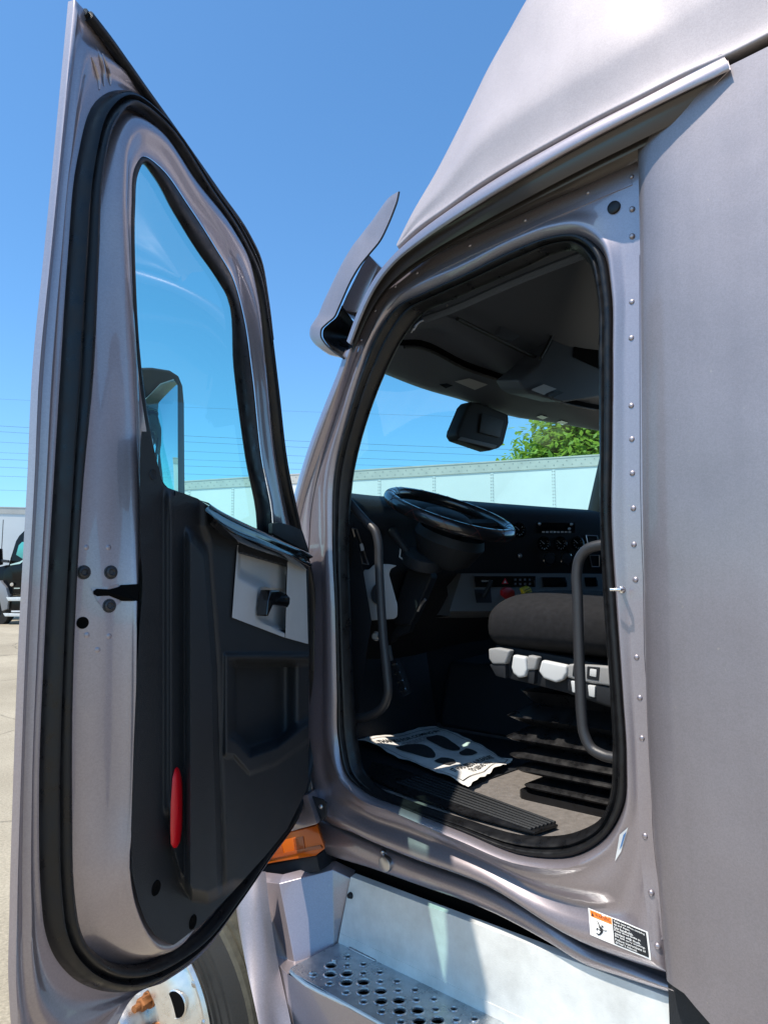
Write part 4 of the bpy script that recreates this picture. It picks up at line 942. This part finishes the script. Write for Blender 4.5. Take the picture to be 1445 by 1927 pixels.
# steering wheel
SW = empty('steering_wheel', onX(846, 966, 2.02), TRUCK)
sc = ORG[SW.name]; tilt = math.radians(24); sa = Vector((-.03, -math.sin(tilt), math.cos(tilt))).normalized()
u = Vector((1, 0, 0)); u = (u-sa*u.dot(sa)).normalized(); v_ = sa.cross(u); RW = .222
b = MB(); ring = []
nseg = 72
for i in range(nseg):
    a = 2*math.pi*i/nseg; dirv = u*math.cos(a)+v_*math.sin(a)
    for k in range(14):
        th = 2*math.pi*k/14; b.v.append(sc+dirv*(RW+.0205*math.cos(th))+sa*(.022*math.sin(th)))
for i in range(nseg):
    for k in range(14): b.f.append((i*14+k, i*14+(k+1) % 14, ((i+1) % nseg)*14+(k+1) % 14, ((i+1) % nseg)*14+k))
b.build('wheel_rim', LEATHER, SW, 60)
b = MB()
for i in range(26):
    a0_ = 2*math.pi*i/26
    pts = []
    for s in range(9):
        th = -.9+s/8*3.6; a = a0_+(s/8)*.32*(1 if i % 2 else -1); dirv = u*math.cos(a)+v_*math.sin(a)
        pts.append(sc+dirv*(RW+.0212*math.cos(th))+sa*(.0227*math.sin(th)))
    b.tube(pts, .0006, 4)
b.build('rim_stitching', STITCH, SW)
b = MB(); b.lathe(sc-sa*.03, sa, [(0, .035), (.06, .034), (.085, .024), (.095, .0), (.09, -.02), (.06, -.05), (.05, -.09)], 32)
b.build('wheel_hub', PLASTD, SW)
for a in (math.radians(200), math.radians(-20), math.radians(250), math.radians(290)):
    dirv = u*math.cos(a)+v_*math.sin(a); dv2 = sa.cross(dirv)
    b = MB(); b.obb(sc+dirv*.07-dv2*.022-sa*.03, dirv*.145+sa*.025, dv2*.044, sa*.012); b.build('wheel_spoke', PLASTD, SW)
# column
colm = empty('steering_column', onX(790, 1080, 1.99), TRUCK)
b = MB(); b.lathe(onX(850, 1000, 2.03), sa, [(.12, -.0), (.13, -.03), (.10, -.10), (.055, -.13)], 32); b.build('column_shroud', PLASTD, colm)
b = MB(); b.lathe(onX(797, 1052, 1.97), sa+Vector((-.15, 0, 0)), [(0, .03), (.05, .028), (.072, .016), (.076, 0), (.074, -.022), (.06, -.03)], 30); b.build('turn_signal_pod', PLASTD, colm)
b = MB(); a1 = onX(772, 1047, 1.93); a2 = onX(737, 998, 1.90); b.tube([a1, a1.lerp(a2, .5), a1.lerp(a2, .8), a2], lambda f: .012+.005*f, 12); b.dome(a2, a2-a1, .017, .01); b.build('control_stalk', PLASTD, colm)
b = MB(); b.tube([onX(754, 1030, 1.915), onX(752, 1048, 1.915), onX(762, 1056, 1.915)], .003, 8); b.build('stalk_collar', GREYP, colm)
cp = [onX(x, y, 2.0) for x, y in [(766,1070),(805,1070),(812,1085),(780,1160),(770,1178),(742,1175),(738,1160),(752,1110)]]
prism('column_cover', cp, Vector((.09, .04, 0)), PLASTD, colm, .012, 3)
b = MB(); b.tube(cr([onX(800, 1128, 1.97), onX(792, 1138, 1.97), onX(786, 1150, 1.97)], False, 4), .006, 8); b.build('tilt_lever', STEELZ, colm)
prism('column_foot', [onX(x, y, 2.02) for x, y in [(752,1165),(776,1170),(770,1190),(745,1200),(735,1212),(733,1200)]], Vector((.06, .03, 0)), PLASTD, colm, .006)
# pedals
b = MB(); pd = [onX(x, y, 1.98) for x, y in [(735,1243),(745,1242),(767,1306),(757,1312)]]
prism('accelerator_pedal', pd, Vector((.05, .02, 0)), PLAST, TRUCK, .003)
for k in range(4):
    f = .12+k*.24; b.tube([pd[0].lerp(pd[3], f)+Vector((-.003, -.001, 0)), pd[1].lerp(pd[2], f)+Vector((-.003, -.001, 0))], .003, 6)
b.tube([onX(732, 1215, 1.98), onX(737, 1243, 1.98)], .007, 8); b.build('pedal_rib', STEELZ, cab)
b = MB(); b.lathe(onX(707, 1197, 1.75), (-1, -.5, 0), [(0, .012), (.01, .012), (.014, .006), (.016, 0)], 16); b.build('kick_screw', STEELZ, cab)
# grab handles
def handle(path, X, r):
    pts = cr([onX(x, y, xx) for (x, y), xx in zip(path, X)], False, 7)
    return tube('grab_handle', pts, r, BLACKM, TRUCK, 16)
handle([(646,930),(668,958),(692,985),(706,1000),(711,1018),(713,1060),(716,1120),(721,1200),(728,1270),(730,1305),(722,1328),(706,1342),(684,1350),(668,1352)], [1.60,1.60,1.60,1.60,1.60,1.60,1.60,1.60,1.60,1.60,1.60,1.60,1.60,1.60], .0135)
handle([(1150,1024),(1128,1026),(1104,1034),(1090,1052),(1085,1078),(1086,1120),(1088,1200),(1091,1280),(1094,1345),(1099,1382),(1112,1408),(1134,1421),(1165,1428)], [1.545]*13, .0125)
# seat
SEAT = empty('driver_seat', (2.0, .9, ZF), TRUCK)
rows = []
cyc = []
ZC, HX, HZ, CX = 1.640, .285, .083, 2.015
nth = 40
def sect(y, s, drop):
    out = []
    for k in range(nth):
        th = 2*math.pi*k/nth; c_, s_ = math.cos(th), math.sin(th)
        px = math.copysign(abs(c_)**(2/3.6), c_); pz = math.copysign(abs(s_)**(2/3.0), s_)
        out.append(Vector((CX+px*(HX-.07*(1-s)), y, ZC+drop+pz*HZ*(.35+.65*s) + .012*(1-px*px)*(1 if s_ > 0 else 0))))
    return out
for y, s, d_ in [(1.198, .0, -.008), (1.194, .42, -.006), (1.182, .72, -.003), (1.16, .92, -.001), (1.12, 1, .002), (1.05, 1.03, .003), (.95, 1.0, .0), (.8, .97, -.008), (.6, .95, -.014), (.4, .95, -.014)]:
    rows.append(sect(y, s, d_))
grid('seat_cushion', cross(rows, 3), FABRIC, SEAT, True, 70, True)
backr = [[Vector((CX+px*.27, .42+yy-.05*k, 1.62+.16*k)) for px, yy in [(-1, .0), (-1, .12), (-.8, .17), (0, .16), (.8, .17), (1, .12), (1, 0)]] for k in range(7)]
grid('seat_backrest', cross(backr, 2), FABRIC, SEAT, False, 60)
XB = 1.752
sb = prism('seat_base', [V(x, y, XB) for x, y in [(922,1236),(955,1238),(1060,1258),(1200,1285),(1200,1350),(1060,1303),(960,1278),(930,1262)]], Vector((.4, 0, 0)), PLASTD, SEAT, .006)
prism('cushion_pan', [V(x, y, XB+.02) for x, y in [(930,1212),(1200,1262),(1200,1290),(960,1246),(934,1230)]], Vector((.4, 0, 0)), PLASTD, SEAT, .006)
for q in ([(918,1221),(932,1219),(959,1224),(950,1250),(926,1250),(919,1240)], [(992,1233),(1011,1237),(1006,1261),(990,1262)], [(1068,1250),(1110,1252),(1150,1255),(1149,1292),(1100,1284),(1065,1275)]):
    prism('control_bezel', [V(x, y, XB-.022) for x, y in q], Vector((.028, 0, 0)), GREYD if False else mat('grey_textured_bezel', (.30, .30, .30), .7, bump=.8, bscale=500), SEAT, .006, 3)
for q in ([(920,1250),(950,1250),(951,1277),(932,1272)], [(990,1262),(1006,1261),(1004,1288),(992,1285)], [(1066,1276),(1100,1284),(1149,1293),(1150,1330),(1080,1306),(1068,1300)]):
    prism('bezel_skirt', [V(x, y, XB-.018) for x, y in q], Vector((.03, 0, 0)), PLASTD, SEAT, .004)
for q in ([(964,1232),(988,1236),(990,1262),(987,1274),(975,1276),(964,1268),(961,1256)], [(1018,1242),(1066,1252),(1065,1268),(1058,1280),(1045,1285),(1022,1277),(1012,1264)]):
    prism('seat_lever', [V(x, y, XB-.030) for x, y in q], Vector((.022, 0, 0)), WHITEP, SEAT, .008, 4)
for q in ([(1073,1281),(1082,1283),(1083,1304),(1076,1303)], [(1105,1289),(1119,1291),(1118,1313),(1107,1310)], [(1109,1258),(1122,1260),(1121,1275),(1108,1272)]):
    prism('rocker_switch', [V(x, y, XB-.026) for x, y in q], Vector((.02, 0, 0)), WHITEP, SEAT, .003)
for q in ([(1104,1254),(1128,1256),(1126,1281),(1103,1277)], [(1078,1251),(1088,1253),(1086,1275),(1076,1272)]):
    prism('switch_bezel', [V(x, y, XB-.024) for x, y in q], Vector((.012, 0, 0)), PLASTD, SEAT, .002)
# pleated suspension bellows
XBL = 1.80
def brect(y1, x0, z, r=.03):
    y0, x1 = .42, 2.28; pts = []
    for cx, cy, a0_ in [(x0+r, y1-r, 90), (x0+r, y0+r, 180), (x1-r, y0+r, 270), (x1-r, y1-r, 0)]:
        for k in range(4):
            a = math.radians(a0_+k*30); pts.append(Vector((cx+r*math.cos(a), cy+r*math.sin(a), z)))
    return pts
tips = [onX(965, 1300, XBL), onX(946, 1346, XBL), onX(944, 1386, XBL), onX(950, 1420, XBL), onX(962, 1446, XBL), onX(978, 1478, XBL)]
prof = []
for i, t in enumerate(tips):
    if i == 0: prof.append((t.y, XBL+.02, t.z)); continue
    pz = (tips[i-1].z+t.z)/2
    prof.append((t.y-.06, XBL+.05, pz)); prof.append((t.y-.012, XBL+.006, t.z+.006)); prof.append((t.y, XBL, t.z)); prof.append((t.y-.012, XBL+.006, t.z-.006))
prof.append((tips[-1].y-.05, XBL+.05, ZF+.03)); prof.append((tips[-1].y+.02, XBL+.01, ZF+.02)); prof.append((tips[-1].y+.02, XBL+.01, ZF))
grid('suspension_bellows', [brect(a, x, z) for a, x, z in prof], RUBBER, SEAT, True, 25, True)

# headliner and overhead bins
hA = [(716,700,1.62),(800,733,1.66),(866,752,1.69),(955,782,1.69),(1050,797,1.66),(1150,815,1.58)]
hB = [(738,650,1.47),(790,652,1.47),(870,690,1.47),(966,722,1.47),(1060,757,1.46),(1150,775,1.44)]
hB2 = [(742,640,1.47),(792,640,1.47),(872,678,1.47),(968,712,1.47),(1060,748,1.46),(1150,766,1.44)]
hC = [(765,622,1.42),(800,620,1.42),(880,664,1.42),(972,713,1.42),(1050,744,1.41),(1150,740,1.39)]
hD = [(800,585,1.34),(855,600,1.34),(935,640,1.34),(1015,676,1.34),(1060,690,1.33),(1150,690,1.31)]
hE = [(790,570,1.30),(890,540,1.22),(985,520,1.14),(1065,500,1.04),(1100,484,.98),(1160,470,.92)]
H = [cr([onY(*p) for p in r], False, 5) for r in (hA, hB, hB2, hC, hD, hE)]
head = grid('headliner', cross([[p+Vector((0, .06, .03)) for p in H[0]], H[0], [a.lerp(b, .5)+Vector((0, 0, -.012)) for a, b in zip(H[0], H[1])], H[1]], 3), HEADM, TRUCK, False, 50)
grid('bin_gap', [H[1], [p+Vector((0, 0, .05)) for p in H[1]], H[2]], HOLE, cab)
bins = grid('overhead_bin', cross([H[2], H[3], [a.lerp(b, .5)+Vector((0, -.01, -.012)) for a, b in zip(H[3], H[4])], H[4]], 3), HEADM, TRUCK, False, 50)
grid('bin_door', cross([H[4], [a.lerp(b, .05)+Vector((0, .014, 0)) for a, b in zip(H[4], H[5])], [a.lerp(b, .5)+Vector((0, .03, 0)) for a, b in zip(H[4], H[5])], H[5]], 2), HEADM, TRUCK, False, 50)
grid('roof_lining_front', [H[5], [Vector((p.x, .3, 2.84)) for p in H[5]], [Vector((p.x, -.7, 2.85)) for p in H[5]]], HEADM, cab)
grid('cab_roof', [[p+Vector((0, .075, .04)) for p in H[0]], [Vector((p.x, 1.2, 2.80)) for p in H[0]], [Vector((p.x, .2, 2.95)) for p in H[0]], [Vector((p.x, -.8, 2.96)) for p in H[0]]], PAINTS, cab)
# header rail above the opening, pale trim line and wire
b = MB(); b.tube(cr([V(x, y, 1.64) for x, y in [(800,600),(850,582),(950,538),(1050,497),(1110,474)]], False, 5), .012, 8); b.build('header_trim', HEADM, cab)
b = MB(); b.tube(cr([V(x, y, 1.66) for x, y in [(778,622),(790,606),(805,602),(825,595),(838,582),(842,573)]], False, 5), .0025, 6); b.build('header_wire', GREYP, cab)
b = MB(); b.tube(cr([V(x, y, 1.68) for x, y in [(774,626),(782,612),(796,604)]], False, 5), .0022, 6); b.build('header_wire', GREYP, cab)
cons = prism('overhead_console', [onY(x, y, 1.27) for x, y in [(1072,500),(1060,575),(1038,640),(1012,686),(976,716),(985,732),(1000,742),(1060,757),(1100,752),(1160,742),(1160,470),(1110,480)]], Vector((0, .10, .02)), HEADM, TRUCK, .012, 3)
bvh_ = bvh_of([head, bins, cons])
decal('visor_label', [(855,716),(882,710),(917,722),(893,732)], mat('grey_visor_label', (.34, .36, .38), .7), head, .004, bvh_)
for q in ([(826,722),(840,720),(852,724),(838,729)], [(1008,783),(1018,780),(1030,784),(1020,788)], [(1046,793),(1056,790),(1068,794),(1058,798)]):
    decal('visor_clip', q, GLOSSB, head, .004, bvh_)
mod = decal('lamp_module', [(988,735),(1022,722),(1096,748),(1062,763)], GREYD, bins, .008, bvh_)
decal('reading_lamp_lens', [(994,734),(1018,724),(1042,733),(1018,743)], GREYP, bins, .011, bvh_)
decal('reading_lamp_lens', [(1058,752),(1078,744),(1092,749),(1072,757)], GREYP, bins, .011, bvh_)
decal('lamp_switch', [(1024,744),(1046,736),(1056,740),(1034,749)], PLASTD, bins, .011, bvh_)
prism('bin_latch', [onY(x, y, 1.33) for x, y in [(930,632),(936,610),(948,602),(966,606),(975,614),(970,636),(958,644),(940,640)]], Vector((0, -.018, 0)), HEADM, cab, .006)
b = MB(); b.tube(cr([onY(x, y, 1.30) for x, y in [(860,600),(900,620),(950,645),(1000,669),(1016,674)]], False, 4), .007, 8); b.tube(cr([onY(x, y, 1.26) for x, y in [(1016,674),(1034,640),(1048,600),(1058,560),(1064,522)]], False, 4), .006, 8); b.build('bin_door_lip', PLAST, cab)
prism('console_pocket', [onY(x, y, 1.268) for x, y in [(1080,650),(1088,620),(1140,632),(1140,700),(1078,672)]], Vector((0, -.003, 0)), HOLE, cab)
b = MB(); b.tube([p+Vector((0, -.004, -.006)) for p in H[1][2:24]], .006, 8); b.build('visor_hem', PLAST, TRUCK)
b = MB(); b.tube([onY(908, 752, 1.66), onY(912, 768, 1.66)], .016, 10); b.build('camera_mount', PLASTD, cab)
# camera housing hanging at the windshield
hq = [(878,755),(905,758),(957,780),(958,796),(948,836),(940,843),(924,848),(856,828),(850,818),(852,808),(870,764)]
prism('camera_housing', [onY(x+10*(x<880), y, 1.62) for x, y in hq], Vector((0, .06, 0)), PLASTD, TRUCK, .012, 3)
_ch = bpy.data.objects['camera_housing']
prism('camera_cover', [onY(x, y, 1.618) for x, y in [(905,778),(946,792),(938,824),(900,814)]], Vector((0, -.006, 0)), PLAST, _ch, .003)
prism('camera_chin', [onY(x, y, 1.617) for x, y in [(866,822),(934,838),(930,845),(860,828)]], Vector((0, -.004, 0)), GREYD, _ch, .002)

# ------------------------------------------------------------------ paper mat on the floor
pc = [onZ(x, y, ZF) for x, y in [(673,1402),(818,1371),(963,1455),(878,1488)]]
BQ = [(673,1402),(818,1370),(968,1438),(880,1488)]
def paper_pt(u, v, lift=0.0):
    a, b_, c, d = [onZ(x, y, ZF+.006) for x, y in BQ]
    p = a.lerp(b_, u).lerp(d.lerp(c, u), v)
    h = .007*math.sin(9*u+3*v)*math.sin(5*v+2*u+1)+.012*sm(.85, 1.05, v)*abs(math.sin(7*u))+.006*math.sin(16*v+4*u)*.5+.014*sm(.12, -.02, u)*abs(math.sin(6*v+.5))
    q_ = u if v in (0, 1) or v <= 0 or v >= 1 else v
    jag = .0035*math.sin(17*q_+2*v)+.0025*math.sin(41*q_+1)+.004*math.sin(7*q_+5*u)
    if u <= 0 or u >= 1: p += (b_-a).normalized()*jag*(1 if u >= 1 else -1)
    if v <= 0 or v >= 1: p += (d-a).normalized()*jag*1.3*(1 if v >= 1 else -1)
    return p+Vector((0, 0, .012+h+lift))
nu, nv = 60, 60
prow = [[paper_pt(i/nu, j/nv) for i in range(nu+1)] for j in range(nv+1)]
mat_o = grid('paper_floor_mat', prow, PAPER, None, False, 80)
tag(mat_o, 'soiled white paper floor mat with black shoe prints and lettering, lying on the cab floor', 'floor mat')
def inked(name, pts2, faces): return mesh(name, [paper_pt(u, v, .0022) for u, v in pts2], faces, INK, mat_o)
def tline(body, u0, u1, v0, h, bold=.0):
    v, f, a = text2d(body, bold); return inked('lettering', [(u0+(u1-u0)*x, v0+h*(1-y)) for x, y in v], f)
tline('THANKS FOR COMING IN', .10, .92, .11, .055, .025)
tline('WE HOPE YOUR VISIT WAS A', .33, .70, .20, .022); tline('GOOD ONE, COME AGAIN SOON', .33, .74, .235, .022); tline('AND DRIVE SAFELY', .40, .68, .27, .022)
tline('IT HAS BEEN A PLEASURE', .14, .88, .80, .05, .02); tline('TO SERVE YOU', .32, .72, .865, .045, .02)
def frame_line(u0, v0, u1, v1, wd=.006):
    n = 30; dx, dy = u1-u0, v1-v0; L = math.hypot(dx, dy); nx, ny = -dy/L*wd/2, dx/L*wd/2; pts = []
    for i in range(n+1): pts += [(u0+dx*i/n+nx, v0+dy*i/n+ny), (u0+dx*i/n-nx, v0+dy*i/n-ny)]
    inked('printed_border', pts, [(2*i, 2*i+1, 2*i+3, 2*i+2) for i in range(n)])
for a in [(.04,.06,.96,.06), (.96,.06,.96,.95), (.96,.95,.04,.95), (.04,.95,.04,.06)]: frame_line(*a)
def sole(cu, cv, flip):
    n = 28
    def ring(prof, v0, v1):
        pts = []; m_ = 14
        L = [(cu-prof(i/m_)*.62+flip*.03*math.sin(i/m_*3), cv+v0+(v1-v0)*i/m_) for i in range(m_+1)]
        R_ = [(cu+prof(i/m_)*.62+flip*.03*math.sin(i/m_*3), cv+v0+(v1-v0)*i/m_) for i in range(m_+1)]
        vs = []; fs = []
        for l_, r_ in zip(L, R_):
            for k in range(5): vs.append((l_[0]+(r_[0]-l_[0])*k/4, l_[1]))
        for i in range(m_):
            for k in range(4): fs.append((i*5+k, i*5+k+1, (i+1)*5+k+1, (i+1)*5+k))
        inked('shoe_print', vs, fs)
    ring(lambda f: .20*math.sin(math.pi*min(1, .06+.94*f)**.75)**.6+.01 if f < .6 else .20*math.sin(math.pi*min(1, .06+.94*f)**.75)**.6+.02, -.22, .12)
    ring(lambda f: .15*math.sin(math.pi*(.12+.80*f))**.5, .155, .29)
sole(.27, .47, 1); sole(.73, .44, -1)

# ------------------------------------------------------------------ background
def trailer(name, label, P, Q, ztop, zbase, depth_dir, group=None, ribs=True, L=None):
    """box trailer whose near top edge runs P->Q"""
    d = (Q-P); d.z = 0; ln = d.length if L is None else L; d.normalize(); w_ = depth_dir
    r = empty(name, (P.x, P.y, zbase)); tag(r, label, 'trailer', group)
    b = MB(); b.obb(Vector((P.x, P.y, zbase+1.15)), d*ln, w_*2.6, Vector((0, 0, ztop-zbase-1.15-.02))); b.build('trailer_body', WHITEB, r, smooth=False)
    b = MB(); b.obb(Vector((P.x, P.y, ztop-.22))-w_*.02, d*ln, w_*.03, Vector((0, 0, .22))); b.obb(Vector((P.x, P.y, ztop))-w_*.03, d*ln, w_*.2, Vector((0, 0, .03))); b.obb(Vector((P.x, P.y, zbase+1.1))-w_*.02, d*ln, w_*.03, Vector((0, 0, .18))); b.build('top_rail', TRAILRAIL, r, smooth=False)
    if ribs:
        b = MB(); s = .6
        while s < ln:
            base = Vector((P.x, P.y, 0))+d*s-w_*.004
            b.obb(base-d*.03+Vector((0, 0, zbase+1.3)), d*.06, -w_*.004, Vector((0, 0, ztop-zbase-1.55)))
            s += 1.4
        b.build('panel_seam', WHITEB, r, smooth=False)
        b = MB(); s = .6
        while s < ln:
            z = zbase+2.2
            while z < ztop-.25:
                for k in (-.02, .02):
                    c = Vector((P.x, P.y, z))+d*(s+k)-w_*.008; b.obb(c, d*.014, -w_*.008, Vector((0, 0, .018)))
                z += .075
            s += 1.4
        s = .1
        while s < ln:
            b.obb(Vector((P.x, P.y, ztop-.07))+d*s-w_*.02, d*.016, -w_*.008, Vector((0, 0, .018))); b.obb(Vector((P.x, P.y, ztop-.16))+d*(s+.08)-w_*.02, d*.016, -w_*.008, Vector((0, 0, .018)))
            s += .2
        b.build('rivet', mat('rivet_grey', (.25, .26, .26), .6), r, smooth=False)
    for s in (ln-2.0, ln-3.3):
        for k in (0, 1):
            c = Vector((P.x, P.y, zbase+.5))+d*s+w_*(.05+k*2.2); b = MB(); b.lathe(c, w_, [(0, 0), (.28, .02), (.3, 0), (.5, 0), (.5, .28), (0, .28)], 24); b.build('trailer_wheel', TYRE, r)
    b = MB()
    for k in (.4, 2.0): b.obb(Vector((P.x, P.y, zbase))+d*2.5+w_*k, d*.12, w_*.12, Vector((0, 0, 1.15)))
    b.build('landing_leg', STEELZ, r)
    return r
ZT = 4.62
P = onZ(1200, 853, ZT); Q = onZ(380, 905, ZT)
dq = (Q-P).normalized(); wd = Vector((dq.y, -dq.x, 0)); wd = wd if wd.dot(FH) > 0 else -wd
trailer('box_trailer', 'long white box trailer with riveted panels, seen through the windshield and the door window', P-dq*3, Q+dq*1.2, ZT, .55, wd)
# second trailer and black truck at the far left
P2 = onZ(-140, 952, 4.62); Q2 = onZ(75, 957, 4.62)
d2_ = (Q2-P2); d2_.z = 0; d2_.normalize(); w2_ = Vector((d2_.y, -d2_.x, 0)); w2_ = w2_ if w2_.dot(FH) > 0 else -w2_
P2b_ = P2+FH*1.0
trailer('box_trailer', 'plain white box trailer behind the black truck at the far left edge', P2, Q2, 4.62, .55, w2_, None, False, 9)
def black_truck():
    dep = 23.0
    def pt(px, py, k=0): return CAM+ray(px, py)*((dep+k)/ray(px, py).dot(FH))
    r = empty('parked_truck', pt(30, 1172)); tag(r, 'glossy black semi truck with chrome steps parked before the white trailer at the far left', 'truck')
    back = FH*2.2
    cabp = [pt(x, y) for x, y in [(4,1118),(7,1075),(16,1064),(20,1050),(30,1018),(36,1008),(52,992),(70,980),(110,972),(110,1128),(50,1118)]]
    prism('cab_body', cabp, back, TRUCKB, r, .05)
    prism('hood', [pt(x, y, .1) for x, y in [(-60,1110),(-55,1075),(0,1066),(16,1062),(16,1120),(-20,1128)]], back, TRUCKB, r, .06)
    prism('side_window', [pt(x, y, -.02) for x, y in [(31,1044),(36,1026),(42,1020),(66,1018),(66,1048),(52,1050),(44,1052)]], FH*.02, mat('teal_truck_glass', (.08, .42, .40), .1, 0, .5), r, .004)
    prism('window_trim', [pt(x, y, -.03) for x, y in [(20,1062),(38,1057),(46,1052),(66,1050),(66,1053),(46,1055),(38,1061),(20,1064)]], FH*.02, CHROME, r)
    prism('door_panel', [pt(x, y, -.03) for x, y in [(23,1066),(38,1062),(48,1056),(70,1056),(70,1092),(24,1092)]], FH*.03, TRUCKB, r, .01)
    prism('mirror', [pt(x, y, -.25) for x, y in [(-6,1032),(0,1032),(1,1062),(-6,1064)]], FH*.2, TRUCKB, r, .02)
    prism('mirror_arm', [pt(x, y, -.2) for x, y in [(0,1052),(16,1054),(16,1059),(0,1058)]], FH*.1, BLACKM, r, .01)
    prism('fender', [pt(x, y, -.15) for x, y in [(-30,1130),(-25,1095),(0,1092),(12,1106),(17,1125),(14,1146),(4,1150),(-2,1120),(-14,1112),(-20,1135)]], FH*.3, mat('grey_fender', (.3, .3, .31), .4, .3), r, .02)
    prism('side_fairing', [pt(x, y, -.05) for x, y in [(14,1122),(110,1120),(110,1160),(20,1158)]], FH*.3, TRUCKB, r, .03)
    for q in ([(12,1124),(110,1122),(110,1131),(16,1131)], [(6,1154),(110,1156),(110,1161),(10,1160)]): prism('chrome_step', [pt(x, y, -.2) for x, y in q], FH*.25, ALU, r, .01)
    prism('step_tread', [pt(x, y, -.15) for x, y in [(22,1149),(110,1149),(110,1152),(22,1152)]], FH*.1, WHITEP, r)
    b = MB(); b.lathe(pt(23, 1100, -.06), -FH, [(0, .02), (.055, .015), (.06, 0)], 16); b.build('emblem', mat('emblem_mix', (.6, .5, .4), .3, .4), r)
    prism('badge', [pt(x, y, -.06) for x, y in [(27,1106),(38,1106),(38,1108),(27,1108)]], FH*.02, CHROME, r)
    tube('antenna', [pt(3, 1050), pt(5, 1015), pt(7, 978)], .012, BLACKM, r, 6)
    for px in (-8, 96):
        b = MB(); c = pt(px, 1150, .1); b.lathe(c, -FH, [(0, .05), (.25, .05), (.28, .1), (.5, .08), (.52, 0), (.5, -.3)], 24); b.build('truck_wheel', TYRE, r)
black_truck()
# power lines
WIREM = mat('weathered_cable', (.06, .08, .11), .8)
wires = [(735,768,.012),(785,828,.02),(797,842,.02),(815,853,.018),(836,862,.016),(848,872,.02),(862,886,.018),(880,896,.018),(905,914,.016)]
for y0, y1, r_ in wires:
    dep = 52+random.random()*6
    def pw(px, py, dep=dep): return CAM+ray(px, py)*(dep/ray(px, py).dot(FH))
    a = pw(-900, y0-(y1-y0)*.8-10); c = pw(2300, y1+(y1-y0)*1.04)
    pts = []
    for i in range(41):
        f = i/40; p = a.lerp(c, f); p.z -= 1.2*(1-(2*f-1)**2); pts.append(p)
    o = tube('power_line', pts, r_*.55, WIREM, None, 5)
    tag(o, 'thin dark power line strung across the blue sky above the white trailer', 'cable', 'power lines across the sky')
# poles at the ends carry the cables
# tree beyond the trailer
def tree(base, zc, rad, hgt, label):
    r = empty('leafy_tree', base); tag(r, label, 'tree')
    b = MB(); top_ = Vector((base.x, base.y, zc-.2*hgt))
    b.tube([base, base.lerp(top_, .5)+Vector((.1, 0, 0)), top_], lambda f: .22*(1-.6*f), 10)
    clumps = []
    for i in range(64):
        th = random.uniform(0, 6.283); ph = math.acos(random.uniform(-.7, 1)); rr = random.uniform(.55, 1.0)
        c = Vector((base.x+math.cos(th)*math.sin(ph)*rad*rr, base.y+math.sin(th)*math.sin(ph)*rad*rr, zc+math.cos(ph)*hgt*rr)); clumps.append(c)
        if i < 14: b.tube([top_-Vector((0, 0, .6*random.random())), top_.lerp(c, .5)+Vector((0, 0, .2)), c], lambda f: .07*(1-.8*f), 6)
    b.build('trunk', mat('bark', (.10, .08, .06), .9), r)
    g = [MB(), MB()]
    for c in clumps:
        for k in range(240):
            o = c+Vector((random.gauss(0, .42), random.gauss(0, .42), random.gauss(0, .34)))
            dirv = Vector((random.gauss(0, 1), random.gauss(0, 1), random.gauss(-.35, .5))).normalized(); s_ = dirv.cross(Vector((random.random()-.5, random.random()-.5, 1))).normalized()
            L_ = random.uniform(.20, .36); W_ = L_*.22
            g[0].add([o, o+dirv*L_*.5+s_*W_, o+dirv*L_, o+dirv*L_*.5-s_*W_], [(0, 1, 2, 3)])
    lm = mat('tree_leaf', (.19, .30, .045), .5, 0, 0, var=.35, vscale=.9)
    nt = lm.node_tree; pb2 = nt.nodes['Principled BSDF']; out = nt.nodes['Material Output']
    tr = nt.nodes.new('ShaderNodeBsdfTranslucent'); tr.inputs[0].default_value = (.36, .52, .07, 1); mx = nt.nodes.new('ShaderNodeMixShader'); mx.inputs[0].default_value = .35
    nt.links.new(pb2.outputs[0], mx.inputs[1]); nt.links.new(tr.outputs[0], mx.inputs[2]); nt.links.new(mx.outputs[0], out.inputs[0])
    g[0].build('crown', lm, r, smooth=False)
tp = CAM+ray(1095, 880)*(21.0/ray(1095, 880).dot(FH))
tree(Vector((tp.x, tp.y, .55)), 4.9, 1.75, 1.75, 'bright green leafy tree rising behind the white trailer')
